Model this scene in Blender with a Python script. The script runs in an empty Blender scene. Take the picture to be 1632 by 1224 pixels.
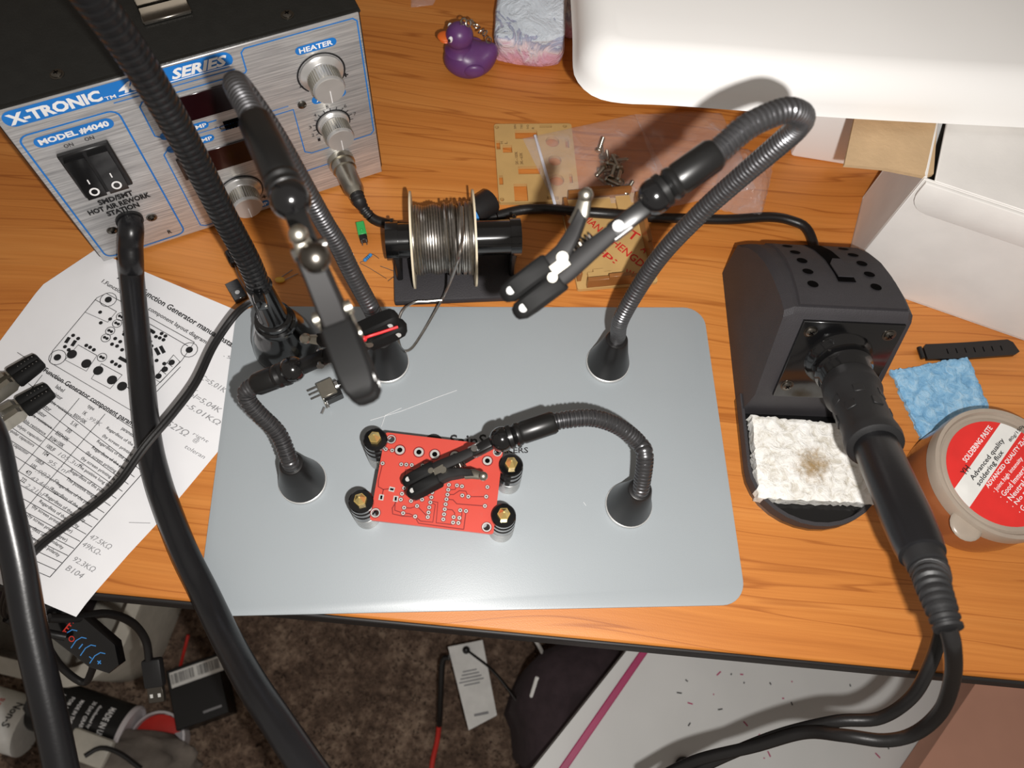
import bpy, bmesh, math, random
from mathutils import Vector, Matrix
random.seed(7)
SC = bpy.context.scene
COL = SC.collection
V = Vector

# ------------------------------------------------------------ camera
F = 1243.2
CAM = V((0.1432, -0.0608, 0.4406))
RM = Matrix(((0.9981084, 0.0036562, -0.0613696), (-0.0283597, 0.9130585, -0.4068413), (0.0545465, 0.4078122, 0.9114351)))
cd = bpy.data.cameras.new('camera'); cam = bpy.data.objects.new('camera', cd); COL.objects.link(cam)
cam.matrix_world = Matrix.Translation(CAM) @ RM.to_4x4()
cd.sensor_width = 36; cd.lens = F / 1632 * 36; cd.clip_start = 0.005; cd.clip_end = 50
cd.dof.use_dof = True; cd.dof.focus_distance = 0.45; cd.dof.aperture_fstop = 12.5
SC.camera = cam
# ------------------------------------------------------------ world, phone flash, exposure
w = bpy.data.worlds.new('world'); SC.world = w; w.use_nodes = True
w.node_tree.nodes['Background'].inputs[0].default_value = (1.0, 0.90, 0.80, 1)
w.node_tree.nodes['Background'].inputs[1].default_value = 0.26
fl = bpy.data.lights.new('phone_flash', 'AREA'); fl.shape = 'DISK'; fl.size = 0.007; fl.energy = 2.75; fl.color = (1.0, 0.965, 0.93)
flo = bpy.data.objects.new('phone_flash', fl); COL.objects.link(flo)
flo.matrix_world = Matrix.Translation(CAM + RM @ V((0.026, -0.021, 0.003))) @ RM.to_4x4()
SC.view_settings.view_transform = 'Standard'; SC.view_settings.look = 'None'
SC.view_settings.exposure = 0.0; SC.view_settings.gamma = 1; SC.view_settings.use_curve_mapping = False
try: SC.cycles.max_bounces = 8; SC.cycles.transparent_max_bounces = 16; SC.cycles.use_denoising = True
except Exception: pass

# ------------------------------------------------------------ measuring helpers
def ray(u, v): return RM @ V(((u - 816) / F, -(v - 612) / F, -1))
def G(u, v, z=0.0):
    d = ray(u, v); return CAM + d * ((z - CAM.z) / d.z)
def D(u, v, dep): return CAM + ray(u, v) * dep
def R(a): return math.radians(a)

# ------------------------------------------------------------ mesh builder
class Fr:                                              # a local frame
    def __init__(s, o=(0, 0, 0), x=(1, 0, 0), y=(0, 1, 0), z=None):
        s.o = V(o); s.x = V(x).normalized(); y = V(y)
        s.y = (y - s.x * y.dot(s.x)).normalized(); s.z = s.x.cross(s.y) if z is None else V(z).normalized()
    def p(s, a, b, c=0): return s.o + s.x * a + s.y * b + s.z * c
W0 = Fr()
def yawfr(o, deg): return Fr(o, (math.cos(R(deg)), math.sin(R(deg)), 0), (-math.sin(R(deg)), math.cos(R(deg)), 0))

class MB:
    def __init__(s): s.v = []; s.f = []; s.m = []
    def add(s, vs, fs, m=0):
        b = len(s.v); s.v += [tuple(q) for q in vs]; s.f += [tuple(i + b for i in q) for q in fs]; s.m += [m] * len(fs)
    def bm(s, bm, fr=W0, m=0):
        bm.verts.ensure_lookup_table(); bm.verts.index_update()
        s.add([fr.p(*q.co) for q in bm.verts], [[x.index for x in q.verts] for q in bm.faces], m); bm.free()
    def box(s, c, sz, fr=W0, r=0, seg=2, m=0, taper=None):
        b = bmesh.new(); bmesh.ops.create_cube(b, size=1)
        for q in b.verts:
            k = 1 if taper is None or q.co.z < 0 else taper
            q.co = V((q.co.x * sz[0] * k, q.co.y * sz[1] * k, q.co.z * sz[2]))
        if r: bmesh.ops.bevel(b, geom=list(b.edges), offset=r, segments=seg, profile=.5, affect='EDGES')
        for q in b.verts: q.co += V(c)
        s.bm(b, fr, m)
    def prism(s, poly, z0, z1, fr=W0, m=0, bev=0):
        b = bmesh.new(); vs = [b.verts.new((x, y, z0)) for x, y in poly]; f = b.faces.new(vs)
        if f.normal.z > 0 or True:
            b.normal_update()
            if f.normal.z > 0: f.normal_flip()
        e = bmesh.ops.extrude_face_region(b, geom=[f]); nv = [q for q in e['geom'] if isinstance(q, bmesh.types.BMVert)]
        for q in nv: q.co.z = z1
        bmesh.ops.recalc_face_normals(b, faces=list(b.faces))
        if bev:
            ed = [q for q in b.edges if abs(q.verts[0].co.z - z1) < 1e-7 and abs(q.verts[1].co.z - z1) < 1e-7]
            bmesh.ops.bevel(b, geom=ed, offset=bev, segments=2, profile=.5, affect='EDGES')
        s.bm(b, fr, m)
    def lathe(s, prof, fr=W0, n=32, m=0, a0=0, a1=360):       # prof: list of (radius, height) along fr.z
        full = abs(a1 - a0) >= 360; k = n if full else n + 1
        vs = []; fs = []
        for r_, h in prof:
            for i in range(k):
                a = R(a0 + (a1 - a0) * i / n); vs.append(fr.p(r_ * math.cos(a), r_ * math.sin(a), h))
        for j in range(len(prof) - 1):
            for i in range(n):
                i2 = (i + 1) % k; fs.append((j * k + i, j * k + i2, (j + 1) * k + i2, (j + 1) * k + i))
        if full:
            if prof[0][0] > 1e-6: fs.append(tuple(range(k - 1, -1, -1)))
            if prof[-1][0] > 1e-6: fs.append(tuple((len(prof) - 1) * k + i for i in range(k)))
        s.add(vs, fs, m)
    def tube(s, pts, rad, n=12, m=0, cap=True, flat=None):
        pts = [V(q) for q in pts]; k = len(pts); L = [0]
        for i in range(1, k): L.append(L[-1] + (pts[i] - pts[i - 1]).length)
        t0 = (pts[1] - pts[0]).normalized(); ref = V((0, 0, 1)) if abs(t0.z) < .9 else V((1, 0, 0))
        u = t0.cross(ref).normalized(); vs = []; fs = []; t = t0
        for i in range(k):
            tn = (pts[min(i + 1, k - 1)] - pts[max(i - 1, 0)]).normalized()
            u = (t.rotation_difference(tn) @ u); u = (u - tn * u.dot(tn)).normalized(); t = tn; w_ = t.cross(u)
            r_ = rad(L[i], L[-1]) if callable(rad) else (rad[i] if isinstance(rad, (list, tuple)) else rad)
            for j in range(n):
                a = 2 * math.pi * j / n; vs.append(pts[i] + u * (math.cos(a) * r_) + w_ * (math.sin(a) * r_ * (flat or 1)))
        for i in range(k - 1):
            for j in range(n):
                fs.append((i * n + j, i * n + (j + 1) % n, (i + 1) * n + (j + 1) % n, (i + 1) * n + j))
        if cap: fs.append(tuple(range(n - 1, -1, -1))); fs.append(tuple((k - 1) * n + j for j in range(n)))
        s.add(vs, fs, m)
    def cyl(s, a, b, r_, n=20, m=0, r2=None): s.tube([a, b], [r_, r_ if r2 is None else r2], n, m)
    def ball(s, c, r_, n=20, m=0, sc=(1, 1, 1), fr=None):
        f = fr or W0; b = bmesh.new(); bmesh.ops.create_uvsphere(b, u_segments=n, v_segments=n // 2, radius=r_)
        for q in b.verts: q.co = V((q.co.x * sc[0], q.co.y * sc[1], q.co.z * sc[2]))
        s.bm(b, Fr(c, f.x, f.y), m)
    def text(s, t, fr, x, y, w_=None, h=None, shear=0, bold=0, rot=0, m=0, z=0.0001, al='L', thick=0):
        vs, fs = glyphs(t, shear, bold)
        if not vs: return
        x0 = min(q[0] for q in vs); x1 = max(q[0] for q in vs); y0 = min(q[1] for q in vs); y1 = max(q[1] for q in vs)
        if h is None: h = w_ / (x1 - x0) * (y1 - y0)
        sy = h / (y1 - y0); sx = (w_ / (x1 - x0)) if w_ else sy
        ww = (x1 - x0) * sx; dx = {'L': 0, 'C': -ww / 2, 'R': -ww}[al]; c, s_ = math.cos(R(rot)), math.sin(R(rot))
        out = []
        for q in vs:
            a = (q[0] - x0) * sx + dx; b = (q[1] - y0) * sy
            out.append(fr.p(x + a * c - b * s_, y + a * s_ + b * c, z))
        s.add(out, fs, m)
    def line(s, pts, wd, fr=W0, z=0.0001, m=0, th=0, closed=False):     # flat ribbon in the frame's plane
        pts = [V((a[0], a[1])) for a in pts]
        if closed: pts = pts + [pts[0], pts[1]]
        k = len(pts); vs = []; fs = []
        for i in range(k):
            if i == 0: n_ = (pts[1] - pts[0])
            elif i == k - 1: n_ = (pts[-1] - pts[-2])
            else: n_ = (pts[i] - pts[i - 1]).normalized() + (pts[i + 1] - pts[i]).normalized()
            if n_.length < 1e-9: n_ = pts[min(i + 1, k - 1)] - pts[max(0, i - 1)] + V((1e-9, 0))
            n_.normalize(); q = V((-n_.y, n_.x)) * wd / 2
            vs += [fr.p(*(pts[i] + q), z), fr.p(*(pts[i] - q), z)]
        for i in range(k - 1): fs.append((2 * i, 2 * i + 1, 2 * i + 3, 2 * i + 2))
        s.add(vs, fs, m)
    def disc(s, x, y, r_, fr=W0, z=0.0001, n=16, m=0, r0=0, sy=1):
        o = [fr.p(x + r_ * math.cos(2 * math.pi * i / n), y + sy * r_ * math.sin(2 * math.pi * i / n), z) for i in range(n)]
        if r0:
            q = [fr.p(x + r0 * math.cos(2 * math.pi * i / n), y + sy * r0 * math.sin(2 * math.pi * i / n), z) for i in range(n)]
            s.add(o + q, [(i, (i + 1) % n, n + (i + 1) % n, n + i) for i in range(n)], m)
        else: s.add(o, [tuple(range(n))], m)
    def quad(s, ps, m=0): s.add(ps, [tuple(range(len(ps)))], m)
    def holed(s, outer, holes, z0, z1, fr=W0, m=0):
        cu = bpy.data.curves.new('c', 'CURVE'); cu.dimensions = '2D'; cu.fill_mode = 'BOTH'; cu.extrude = (z1 - z0) / 2
        for P in [outer] + holes:
            sp = cu.splines.new('POLY'); sp.points.add(len(P) - 1); sp.use_cyclic_u = True
            for i, q in enumerate(P): sp.points[i].co = (q[0] * 100, q[1] * 100, 0, 1)
        cu.extrude = (z1 - z0) * 50
        o = bpy.data.objects.new('c', cu); COL.objects.link(o); me = bpy.data.meshes.new_from_object(o)
        zc = (z0 + z1) / 2
        s.add([fr.p(q.co.x / 100, q.co.y / 100, q.co.z / 100 + zc) for q in me.vertices], [list(p.vertices) for p in me.polygons], m)
        bpy.data.objects.remove(o); bpy.data.curves.remove(cu); bpy.data.meshes.remove(me)
    def build(s, name, mats, parent=None, origin=None, angle=40, label=None):
        if not isinstance(mats, (list, tuple)): mats = [mats]
        if parent is not None: off = wloc(parent)
        elif origin is not None: off = V(origin)
        else:
            xs = [q[0] for q in s.v]; ys = [q[1] for q in s.v]; off = V(((min(xs) + max(xs)) / 2, (min(ys) + max(ys)) / 2, min(q[2] for q in s.v)))
        me = bpy.data.meshes.new(name); me.from_pydata([(q[0] - off.x, q[1] - off.y, q[2] - off.z) for q in s.v], [], s.f)
        for k in mats: me.materials.append(k)
        me.polygons.foreach_set('material_index', s.m)
        me.polygons.foreach_set('use_smooth', [True] * len(s.f)); me.set_sharp_from_angle(angle=R(angle)); me.update()
        o = bpy.data.objects.new(name, me); COL.objects.link(o)
        if parent is not None: o.parent = parent
        else: o.location = off
        if label: o['label'] = label
        return o
def wloc(o):
    v = V(o.location)
    while o.parent: o = o.parent; v += o.location
    return v
_gc = {}
def glyphs(t, shear, bold):
    k = (t, shear, bold)
    if k in _gc: return _gc[k]
    cu = bpy.data.curves.new('t', 'FONT'); cu.body = t; cu.size = 1; cu.shear = shear; cu.offset = bold; cu.resolution_u = 2
    o = bpy.data.objects.new('t', cu); COL.objects.link(o); me = bpy.data.meshes.new_from_object(o)
    r_ = ([tuple(q.co) for q in me.vertices], [tuple(p.vertices) for p in me.polygons])
    bpy.data.objects.remove(o); bpy.data.curves.remove(cu); bpy.data.meshes.remove(me); _gc[k] = r_
    return r_
def tag(o, label, cat, group=None, kind=None):
    o['label'] = label; o['category'] = cat
    if group: o['group'] = group
    if kind: o['kind'] = kind
    return o
def thing(name, label, cat, loc, group=None):
    o = bpy.data.objects.new(name, None); COL.objects.link(o); o.location = V(loc); o.empty_display_size = .01
    return tag(o, label, cat, group)
def struct(o): o['kind'] = 'structure'; return o
def dup(root, loc, label, rz=0):
    r_ = root.copy(); COL.objects.link(r_); r_.location = V(loc); r_.rotation_euler = (0, 0, rz); r_['label'] = label
    for ch in list(root.children):
        c = ch.copy(); COL.objects.link(c); c.parent = r_
        for g in list(ch.children):
            d = g.copy(); COL.objects.link(d); d.parent = c
    return r_
def smooth(pts, step=0.004):                          # Catmull-Rom, even steps
    pts = [V(q) for q in pts]; P = [pts[0] * 2 - pts[1]] + pts + [pts[-1] * 2 - pts[-2]]; fine = []
    for i in range(1, len(P) - 2):
        a, b, c, d = P[i - 1], P[i], P[i + 1], P[i + 2]
        for j in range(24):
            t = j / 24; fine.append(.5 * ((2 * b) + (c - a) * t + (2 * a - 5 * b + 4 * c - d) * t * t + (3 * b - a - 3 * c + d) * t ** 3))
    fine.append(pts[-1]); out = [fine[0]]; acc = 0
    for i in range(1, len(fine)):
        seg = (fine[i] - fine[i - 1]).length; 
        while acc + seg >= step:
            t = (step - acc) / seg; q = fine[i - 1].lerp(fine[i], t); out.append(q); fine[i - 1] = q; seg = (fine[i] - q).length; acc = 0
        acc += seg
    if (out[-1] - fine[-1]).length > step * .3: out.append(fine[-1])
    return out
def rrect(x0, y0, x1, y1, r_, n=6):
    o = []
    for cx, cy, a in ((x1 - r_, y0 + r_, -90), (x1 - r_, y1 - r_, 0), (x0 + r_, y1 - r_, 90), (x0 + r_, y0 + r_, 180)):
        for i in range(n + 1): o.append((cx + r_ * math.cos(R(a + 90 * i / n)), cy + r_ * math.sin(R(a + 90 * i / n))))
    return o
def circ(x, y, r_, n=20, sy=1): return [(x + r_ * math.cos(2 * math.pi * i / n), y + sy * r_ * math.sin(2 * math.pi * i / n)) for i in range(n)]

# ------------------------------------------------------------ materials
def srgb(r_, g, b):
    f = lambda c: ((c / 255 + .055) / 1.055) ** 2.4 if c > 10 else c / 255 / 12.92
    return (f(r_), f(g), f(b), 1)
class Nt:
    def __init__(s, name):
        s.mat = bpy.data.materials.new(name); s.mat.use_nodes = True; s.t = s.mat.node_tree; s.b = s.t.nodes['Principled BSDF']
    def n(s, ty, **k):
        q = s.t.nodes.new(ty)
        for a, b in k.items():
            if a.startswith('i_'):
                key = a[2:].replace('_', ' '); q.inputs[int(key) if key.isdigit() else key].default_value = b
            else: setattr(q, a, b)
        return q
    def l(s, a, b): s.t.links.new(a, b)
    def coord(s, scale=(1, 1, 1), rot=(0, 0, 0), kind='Object'):
        tc = s.n('ShaderNodeTexCoord'); mp = s.n('ShaderNodeMapping'); mp.inputs['Scale'].default_value = scale; mp.inputs['Rotation'].default_value = rot
        s.l(tc.outputs[kind], mp.inputs['Vector']); return mp.outputs['Vector']
    def noise(s, vec, scale, detail=4, rough=.5, dist=0):
        q = s.n('ShaderNodeTexNoise'); q.inputs['Scale'].default_value = scale; q.inputs['Detail'].default_value = detail
        q.inputs['Roughness'].default_value = rough; q.inputs['Distortion'].default_value = dist; s.l(vec, q.inputs['Vector']); return q.outputs['Fac']
    def ramp(s, fac, stops, interp='LINEAR'):
        q = s.n('ShaderNodeValToRGB'); e = q.color_ramp.elements; q.color_ramp.interpolation = interp
        while len(e) < len(stops): e.new(.5)
        for x, (p_, c) in zip(e, stops): x.position = p_; x.color = c
        s.l(fac, q.inputs['Fac']); return q.outputs['Color']
    def bump(s, fac, strength, dist=.001):
        q = s.n('ShaderNodeBump'); q.inputs['Strength'].default_value = strength; q.inputs['Distance'].default_value = dist
        s.l(fac, q.inputs['Height']); s.l(q.outputs['Normal'], s.b.inputs['Normal'])
def mat(name, col, rough=.5, metal=0, var=.08, vs=60, bump=0, bs=400, spec=None, coat=0, trans=0, alpha=1, ior=None, sub=0):
    t = Nt(name); v = t.coord(); c = srgb(*col)
    f = t.noise(v, vs, 3)
    lo = tuple(max(0, x * (1 - var)) for x in c[:3]) + (1,); hi = tuple(min(1, x * (1 + var)) for x in c[:3]) + (1,)
    t.l(t.ramp(f, [(.3, lo), (.7, hi)]), t.b.inputs['Base Color'])
    t.b.inputs['Roughness'].default_value = rough; t.b.inputs['Metallic'].default_value = metal
    if spec is not None: t.b.inputs['Specular IOR Level'].default_value = spec
    if coat: t.b.inputs['Coat Weight'].default_value = coat; t.b.inputs['Coat Roughness'].default_value = .1
    if trans: t.b.inputs['Transmission Weight'].default_value = trans
    if ior: t.b.inputs['IOR'].default_value = ior
    if alpha < 1: t.b.inputs['Alpha'].default_value = alpha
    if sub: t.b.inputs['Subsurface Weight'].default_value = sub; t.b.inputs['Subsurface Radius'].default_value = (.01, .008, .006); t.b.inputs['Subsurface Scale'].default_value = .3
    if bump: t.bump(t.noise(v, bs, 4), bump, .0006)
    return t.mat

def wood_mat():
    t = Nt('cherry_wood_laminate')
    v = t.coord((1, 1, 1), (0, 0, R(6.5))); n1 = t.noise(v, 5, 2, .5)
    add = t.n('ShaderNodeMixRGB', blend_type='LINEAR_LIGHT'); add.inputs[0].default_value = .03
    t.l(v, add.inputs[1]); nn = t.n('ShaderNodeTexNoise'); nn.inputs['Scale'].default_value = 3.2; nn.inputs['Detail'].default_value = 1.5; t.l(v, nn.inputs['Vector']); t.l(nn.outputs['Color'], add.inputs[2])
    mp = t.n('ShaderNodeMapping'); mp.inputs['Scale'].default_value = (1.6, 34, 1); t.l(add.outputs[0], mp.inputs['Vector'])
    broad = t.noise(mp.outputs[0], 1.0, 5, .62, .4)
    mp2 = t.n('ShaderNodeMapping'); mp2.inputs['Scale'].default_value = (9, 520, 1); t.l(add.outputs[0], mp2.inputs['Vector'])
    fine = t.noise(mp2.outputs[0], 1.0, 3, .6)
    mp3 = t.n('ShaderNodeMapping'); mp3.inputs['Scale'].default_value = (3.0, 60, 1); mp3.inputs['Location'].default_value = (3, 7, 0); t.l(add.outputs[0], mp3.inputs['Vector'])
    ln = t.noise(mp3.outputs[0], 1.0, 2, .5)
    c1 = t.ramp(broad, [(.3, srgb(190, 115, 49)), (.5, srgb(204, 129, 59)), (.75, srgb(218, 147, 76))])
    c2 = t.ramp(fine, [(.3, (.86, .82, .76, 1)), (.6, (1, 1, 1, 1))])
    c3 = t.ramp(ln, [(.462, (1, 1, 1, 1)), (.480, (.66, .55, .44, 1)), (.484, (.66, .55, .44, 1)), (.496, (1, 1, 1, 1))])
    m1 = t.n('ShaderNodeMixRGB', blend_type='MULTIPLY'); m1.inputs[0].default_value = 1; t.l(c1, m1.inputs[1]); t.l(c2, m1.inputs[2])
    m2 = t.n('ShaderNodeMixRGB', blend_type='MULTIPLY'); m2.inputs[0].default_value = .85; t.l(m1.outputs[0], m2.inputs[1]); t.l(c3, m2.inputs[2])
    t.l(m2.outputs[0], t.b.inputs['Base Color']); t.b.inputs['Roughness'].default_value = .42
    t.bump(t.noise(v, 1500, 2), .25, .0002)
    return t.mat
def carpet_mat():
    t = Nt('brown_carpet'); v = t.coord()
    a = t.noise(v, 90, 5, .7); b = t.noise(v, 22, 3, .6)
    mx = t.n('ShaderNodeMath', operation='ADD'); m2 = t.n('ShaderNodeMath', operation='MULTIPLY'); m2.inputs[1].default_value = .5
    t.l(a, mx.inputs[0]); t.l(b, mx.inputs[1]); t.l(mx.outputs[0], m2.inputs[0])
    t.l(t.ramp(m2.outputs[0], [(.36, srgb(80, 64, 54)), (.5, srgb(126, 104, 88)), (.66, srgb(184, 160, 138))]), t.b.inputs['Base Color'])
    t.b.inputs['Roughness'].default_value = 1; t.bump(a, 1, .01); return t.mat
def brushed_mat():
    t = Nt('brushed_aluminium'); tc = t.n('ShaderNodeTexCoord'); mp = t.n('ShaderNodeMapping')
    mp.inputs['Rotation'].default_value = (0, 0, -R(23.27)); mp.vector_type = 'POINT'
    t.l(tc.outputs['Object'], mp.inputs['Vector']); m2 = t.n('ShaderNodeMapping'); m2.inputs['Scale'].default_value = (30, 30, 900)
    t.l(mp.outputs[0], m2.inputs['Vector']); f = t.noise(m2.outputs[0], 1, 4, .65)
    t.l(t.ramp(f, [(.3, srgb(160, 160, 162)), (.7, srgb(224, 223, 222))]), t.b.inputs['Base Color'])
    t.b.inputs['Metallic'].default_value = .55; t.l(t.ramp(f, [(.3, (.5,) * 3 + (1,)), (.7, (.36,) * 3 + (1,))]), t.b.inputs['Roughness']); t.bump(f, .25, .0003)
    return t.mat
def sponge_mat(name, a, b, c, stain=None):
    t = Nt(name); v = t.coord(); n1 = t.noise(v, 160, 5, .7, .8); vo = t.n('ShaderNodeTexVoronoi'); vo.inputs['Scale'].default_value = 330; t.l(v, vo.inputs['Vector'])
    base = t.ramp(n1, [(.33, srgb(*a)), (.5, srgb(*b)), (.7, srgb(*c))])
    if stain:
        cx, cy, cz = stain; sub = t.n('ShaderNodeVectorMath', operation='SUBTRACT'); sub.inputs[1].default_value = (cx, cy, cz); t.l(v, sub.inputs[0])
        ln = t.n('ShaderNodeVectorMath', operation='LENGTH'); t.l(sub.outputs[0], ln.inputs[0])
        n2 = t.noise(v, 260, 4, .7); ad = t.n('ShaderNodeMath', operation='MULTIPLY_ADD'); ad.inputs[1].default_value = .022; t.l(n2, ad.inputs[0]); t.l(ln.outputs['Value'], ad.inputs[2])
        msk = t.ramp(ad.outputs[0], [(.013, (1, 1, 1, 1)), (.024, (0, 0, 0, 1))]); 
        mx = t.n('ShaderNodeMixRGB'); t.l(msk, mx.inputs[0]); t.l(base, mx.inputs[1]); mx.inputs[2].default_value = srgb(158, 132, 92); base = mx.outputs[0]
    t.l(base, t.b.inputs['Base Color']); t.b.inputs['Roughness'].default_value = .95
    t.bump(n1, .8, .0022); return t.mat
def clear_mat(name, a=.18, tint=(235, 225, 225), rough=.18):
    t = Nt(name); t.b.inputs['Base Color'].default_value = srgb(*tint); t.b.inputs['Roughness'].default_value = rough
    v = t.coord(); n1 = t.noise(v, 45, 3, .6, 1.2)
    t.l(t.ramp(n1, [(.3, (a * .6,) * 3 + (1,)), (.6, (a,) * 3 + (1,)), (.74, (min(1, a * 2.6),) * 3 + (1,))]), t.b.inputs['Alpha'])
    t.bump(n1, .8, .003); return t.mat
M = dict(
    wood=wood_mat(), carpet=carpet_mat(), brushed=brushed_mat(),
    edge=mat('black_edge_band', (30, 28, 28), .5), plate=mat('grey_powder_coated_steel', (160, 167, 171), .38, .0, .03, 9, .08, 1800),
    black=mat('black_plastic', (22, 22, 23), .38), gloss=mat('glossy_black_plastic', (14, 14, 15), .16, coat=.5), rubber=mat('black_rubber', (30, 30, 31), .5, bump=.1, bs=900), tipblk=mat('black_tip_rubber', (12, 12, 12), .7, spec=.25), jawblk=mat('black_jaw_sleeve', (26, 25, 25), .62, spec=.3), cap=mat('turned_aluminium', (196, 192, 188), .32, .45), knobm=mat('knob_aluminium', (205, 204, 202), .28, .6),
    matte=mat('matte_black_plastic', (52, 50, 53), .62, bump=.4, bs=1400), case=mat('black_painted_steel', (30, 30, 28), .42, .2, .12, 120, .25, 700),
    shrink=mat('black_shrink_sleeve', (18, 18, 18), .33), neck=mat('gunmetal_gooseneck', (98, 98, 100), .30, .85), neckblk=mat('black_gooseneck', (26, 26, 27), .28, .3),
    steel=mat('polished_steel', (205, 205, 203), .22, 1), satin=mat('satin_steel', (188, 184, 172), .34, 1), chrome=mat('chrome', (225, 222, 220), .1, 1),
    rivet=mat('bright_steel', (228, 228, 226), .28, .5), hose=mat('black_hose_rubber', (24, 24, 26), .3, bump=.06, bs=600), brass=mat('brass', (236, 208, 132), .28, .75), darksteel=mat('dark_steel', (110, 106, 100), .3, 1), cream=mat('cream_plastic', (222, 208, 180), .45),
    blue=mat('blue_ink', (22, 118, 200), .5), white=mat('white_ink', (240, 240, 240), .5), ink=mat('black_ink', (24, 24, 26), .6), pencil=mat('grey_pencil', (140, 140, 142), .8),
    paper=mat('white_paper', (236, 236, 238), .75, 0, .03, 25), papergrey=mat('grey_table_cells', (222, 222, 224), .8),
    display=mat('dark_red_display', (30, 8, 12), .14, coat=.6), pcb=mat('red_solder_mask', (198, 74, 62), .32, 0, .04, 30, coat=.3), trace=mat('dark_red_trace', (120, 14, 12), .5),
    solder=mat('solder', (206, 204, 200), .35, .5), hole=mat('dark_hole', (6, 5, 5), .9, spec=.05),
    acrylic=mat('tan_paper_covered_acrylic', (198, 162, 104), .5, 0, .08, 50), acredge=mat('acrylic_edge', (150, 98, 52), .3), redink=mat('red_ink', (196, 38, 34), .6),
    engrave=mat('engraved_mark', (92, 62, 36), .7), whiteplastic=mat('white_plastic', (250, 249, 247), .4, 0, .02, 10), card=mat('white_cardboard', (236, 233, 229), .7, 0, .04, 40, .1, 500),
    kraft=mat('brown_cardboard', (196, 166, 128), .9, 0, .1, 40, .6, 260), purple=mat('purple_vinyl', (104, 62, 118), .35, 0, .06, 30, sub=.1), orange=mat('orange_vinyl', (232, 110, 40), .4),
    tin=mat('tin_wire', (170, 166, 160), .3, 1, .15, 500), green=mat('green_plastic', (60, 175, 90), .4), resblue=mat('blue_resistor', (60, 140, 205), .4), silverprint=mat('silver_print', (196, 200, 205), .4, .3),
    yellow=mat('yellow_ceramic', (220, 170, 60), .4), redplastic=mat('red_plastic', (205, 50, 42), .4), whitelabel=mat('white_label', (228, 228, 224), .7),
    bin=mat('grey_white_plastic', (200, 196, 184), .45), fabric=mat('dark_plum_fabric', (56, 44, 48), .95, 0, .2, 80, .6, 700), magenta=mat('magenta_strip', (166, 34, 92), .45),
    board=mat('scuffed_white_board', (205, 206, 204), .45, 0, .05, 12), hazybrown=mat('hazy_brown_panel', (196, 146, 124), .8, 0, .08, 14), wire=mat('fine_wire', (140, 140, 140), .3, 1),
    amber=mat('amber_paste', (150, 88, 52), .25, coat=.4), lidplastic=mat('cloudy_plastic', (196, 182, 166), .28, trans=.35), labelred=mat('red_label', (222, 48, 44), .45),
    cloth=mat('grey_cloth', (124, 116, 108), .9, 0, .3, 26, .6, 300), lidpad=mat('off_white_plastic', (214, 208, 210), .4), glyphblue=mat('blue_glyph', (70, 150, 225), .5), glyphred=mat('red_glyph', (215, 60, 50), .5),
    pinkwire=mat('red_wire_insulation', (205, 40, 44), .4), cord=mat('black_cord', (26, 25, 25), .38, bump=.08, bs=800), cone=mat('black_anodised', (30, 29, 29), .32, .25),
    clear=clear_mat('clear_bag_film', .15), zip=mat('white_zip_strip', (222, 224, 235), .35), white2=sponge_mat('white_sponge', (206, 200, 186), (240, 238, 232), (252, 251, 248), None),
    bluesponge=sponge_mat('blue_sponge', (104, 158, 200), (136, 186, 222), (176, 212, 236)))

# ============================================================ SETTING
DY = -6.5
desk = yawfr(G(523, 980), DY)
m = MB(); m.box((0.10, 0.50, -0.0098), (1.9, 1.0, 0.0195), desk, .0015, 1)
# the top panel of the desk and its black edge band
dk = thing('desk', 'wooden laminate desk with orange-brown grain and a black front edge', 'desk', G(523, 980))
m.build('desk_top', M['wood'], dk)
m = MB(); m.box((0.10, -0.0008, -0.0100), (1.9, 0.0020, 0.0200), desk, .0006, 1); m.build('edge_band', M['edge'], dk)
for x in (-.75, .95): m = MB(); m.box((x, .5, -.378), (.03, .9, .70), desk, .002, 1); m.build('side_panel', M['edge'], dk)
m = MB(); m.box((.3, .6, -.74), (4, 4, .02)); struct(m.build('floor', M['carpet']))
m = MB(); m.box((.3, 1.35, .5), (4, .02, 2.5)); wl = struct(m.build('wall_back', mat('plain_wall', (190, 180, 168), .9)))
# carpet pile near the view
m = MB(); vs = []; fs = []
for i in range(26000):
    x = random.uniform(-.62, .62); y = random.uniform(-.32, .26); h = random.uniform(.004, .009); a = random.uniform(0, 6.28); w_ = .0022
    dx, dy = w_ * math.cos(a), w_ * math.sin(a); lx, ly = random.uniform(-.004, .004), random.uniform(-.004, .004)
    b = len(vs); vs += [(x - dx, y - dy, -.73), (x + dx, y + dy, -.73), (x + lx, y + ly, -.73 + h)]; fs.append((b, b + 1, b + 2))
m.add(vs, fs); tag(m.build('carpet_pile', M['carpet'], angle=180), 'mottled brown carpet pile below the desk', 'carpet', kind='stuff')

# ============================================================ GREY PLATE
T = 0.0015
m = MB(); m.prism(rrect(0, 0, .30, .1898, .0135, 8), 0.0001, T, bev=.0003)
pl = thing('work_plate', 'grey rectangular steel base plate with rounded corners on the desk', 'base plate', (.15, .095, 0))
m.build('plate', M['plate'], pl)
m = MB(); fr = Fr((0, 0, T))
def pp(u, v): q = G(u, v, T); return (q.x, q.y)
a = pp(717, 714)
m.text('SainSmart', fr, a[0], a[1], .043, .0085, bold=.012)
a = pp(842, 722); m.text('MAKERS', fr, a[0], a[1], .0215, .0036, bold=.015, al='R')
a = pp(691, 705); m.disc(a[0], a[1], .0054, fr, n=24); m.build('printed_logo', M['ink'], pl, label='black round mark and lettering mostly hidden under the red board')
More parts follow.
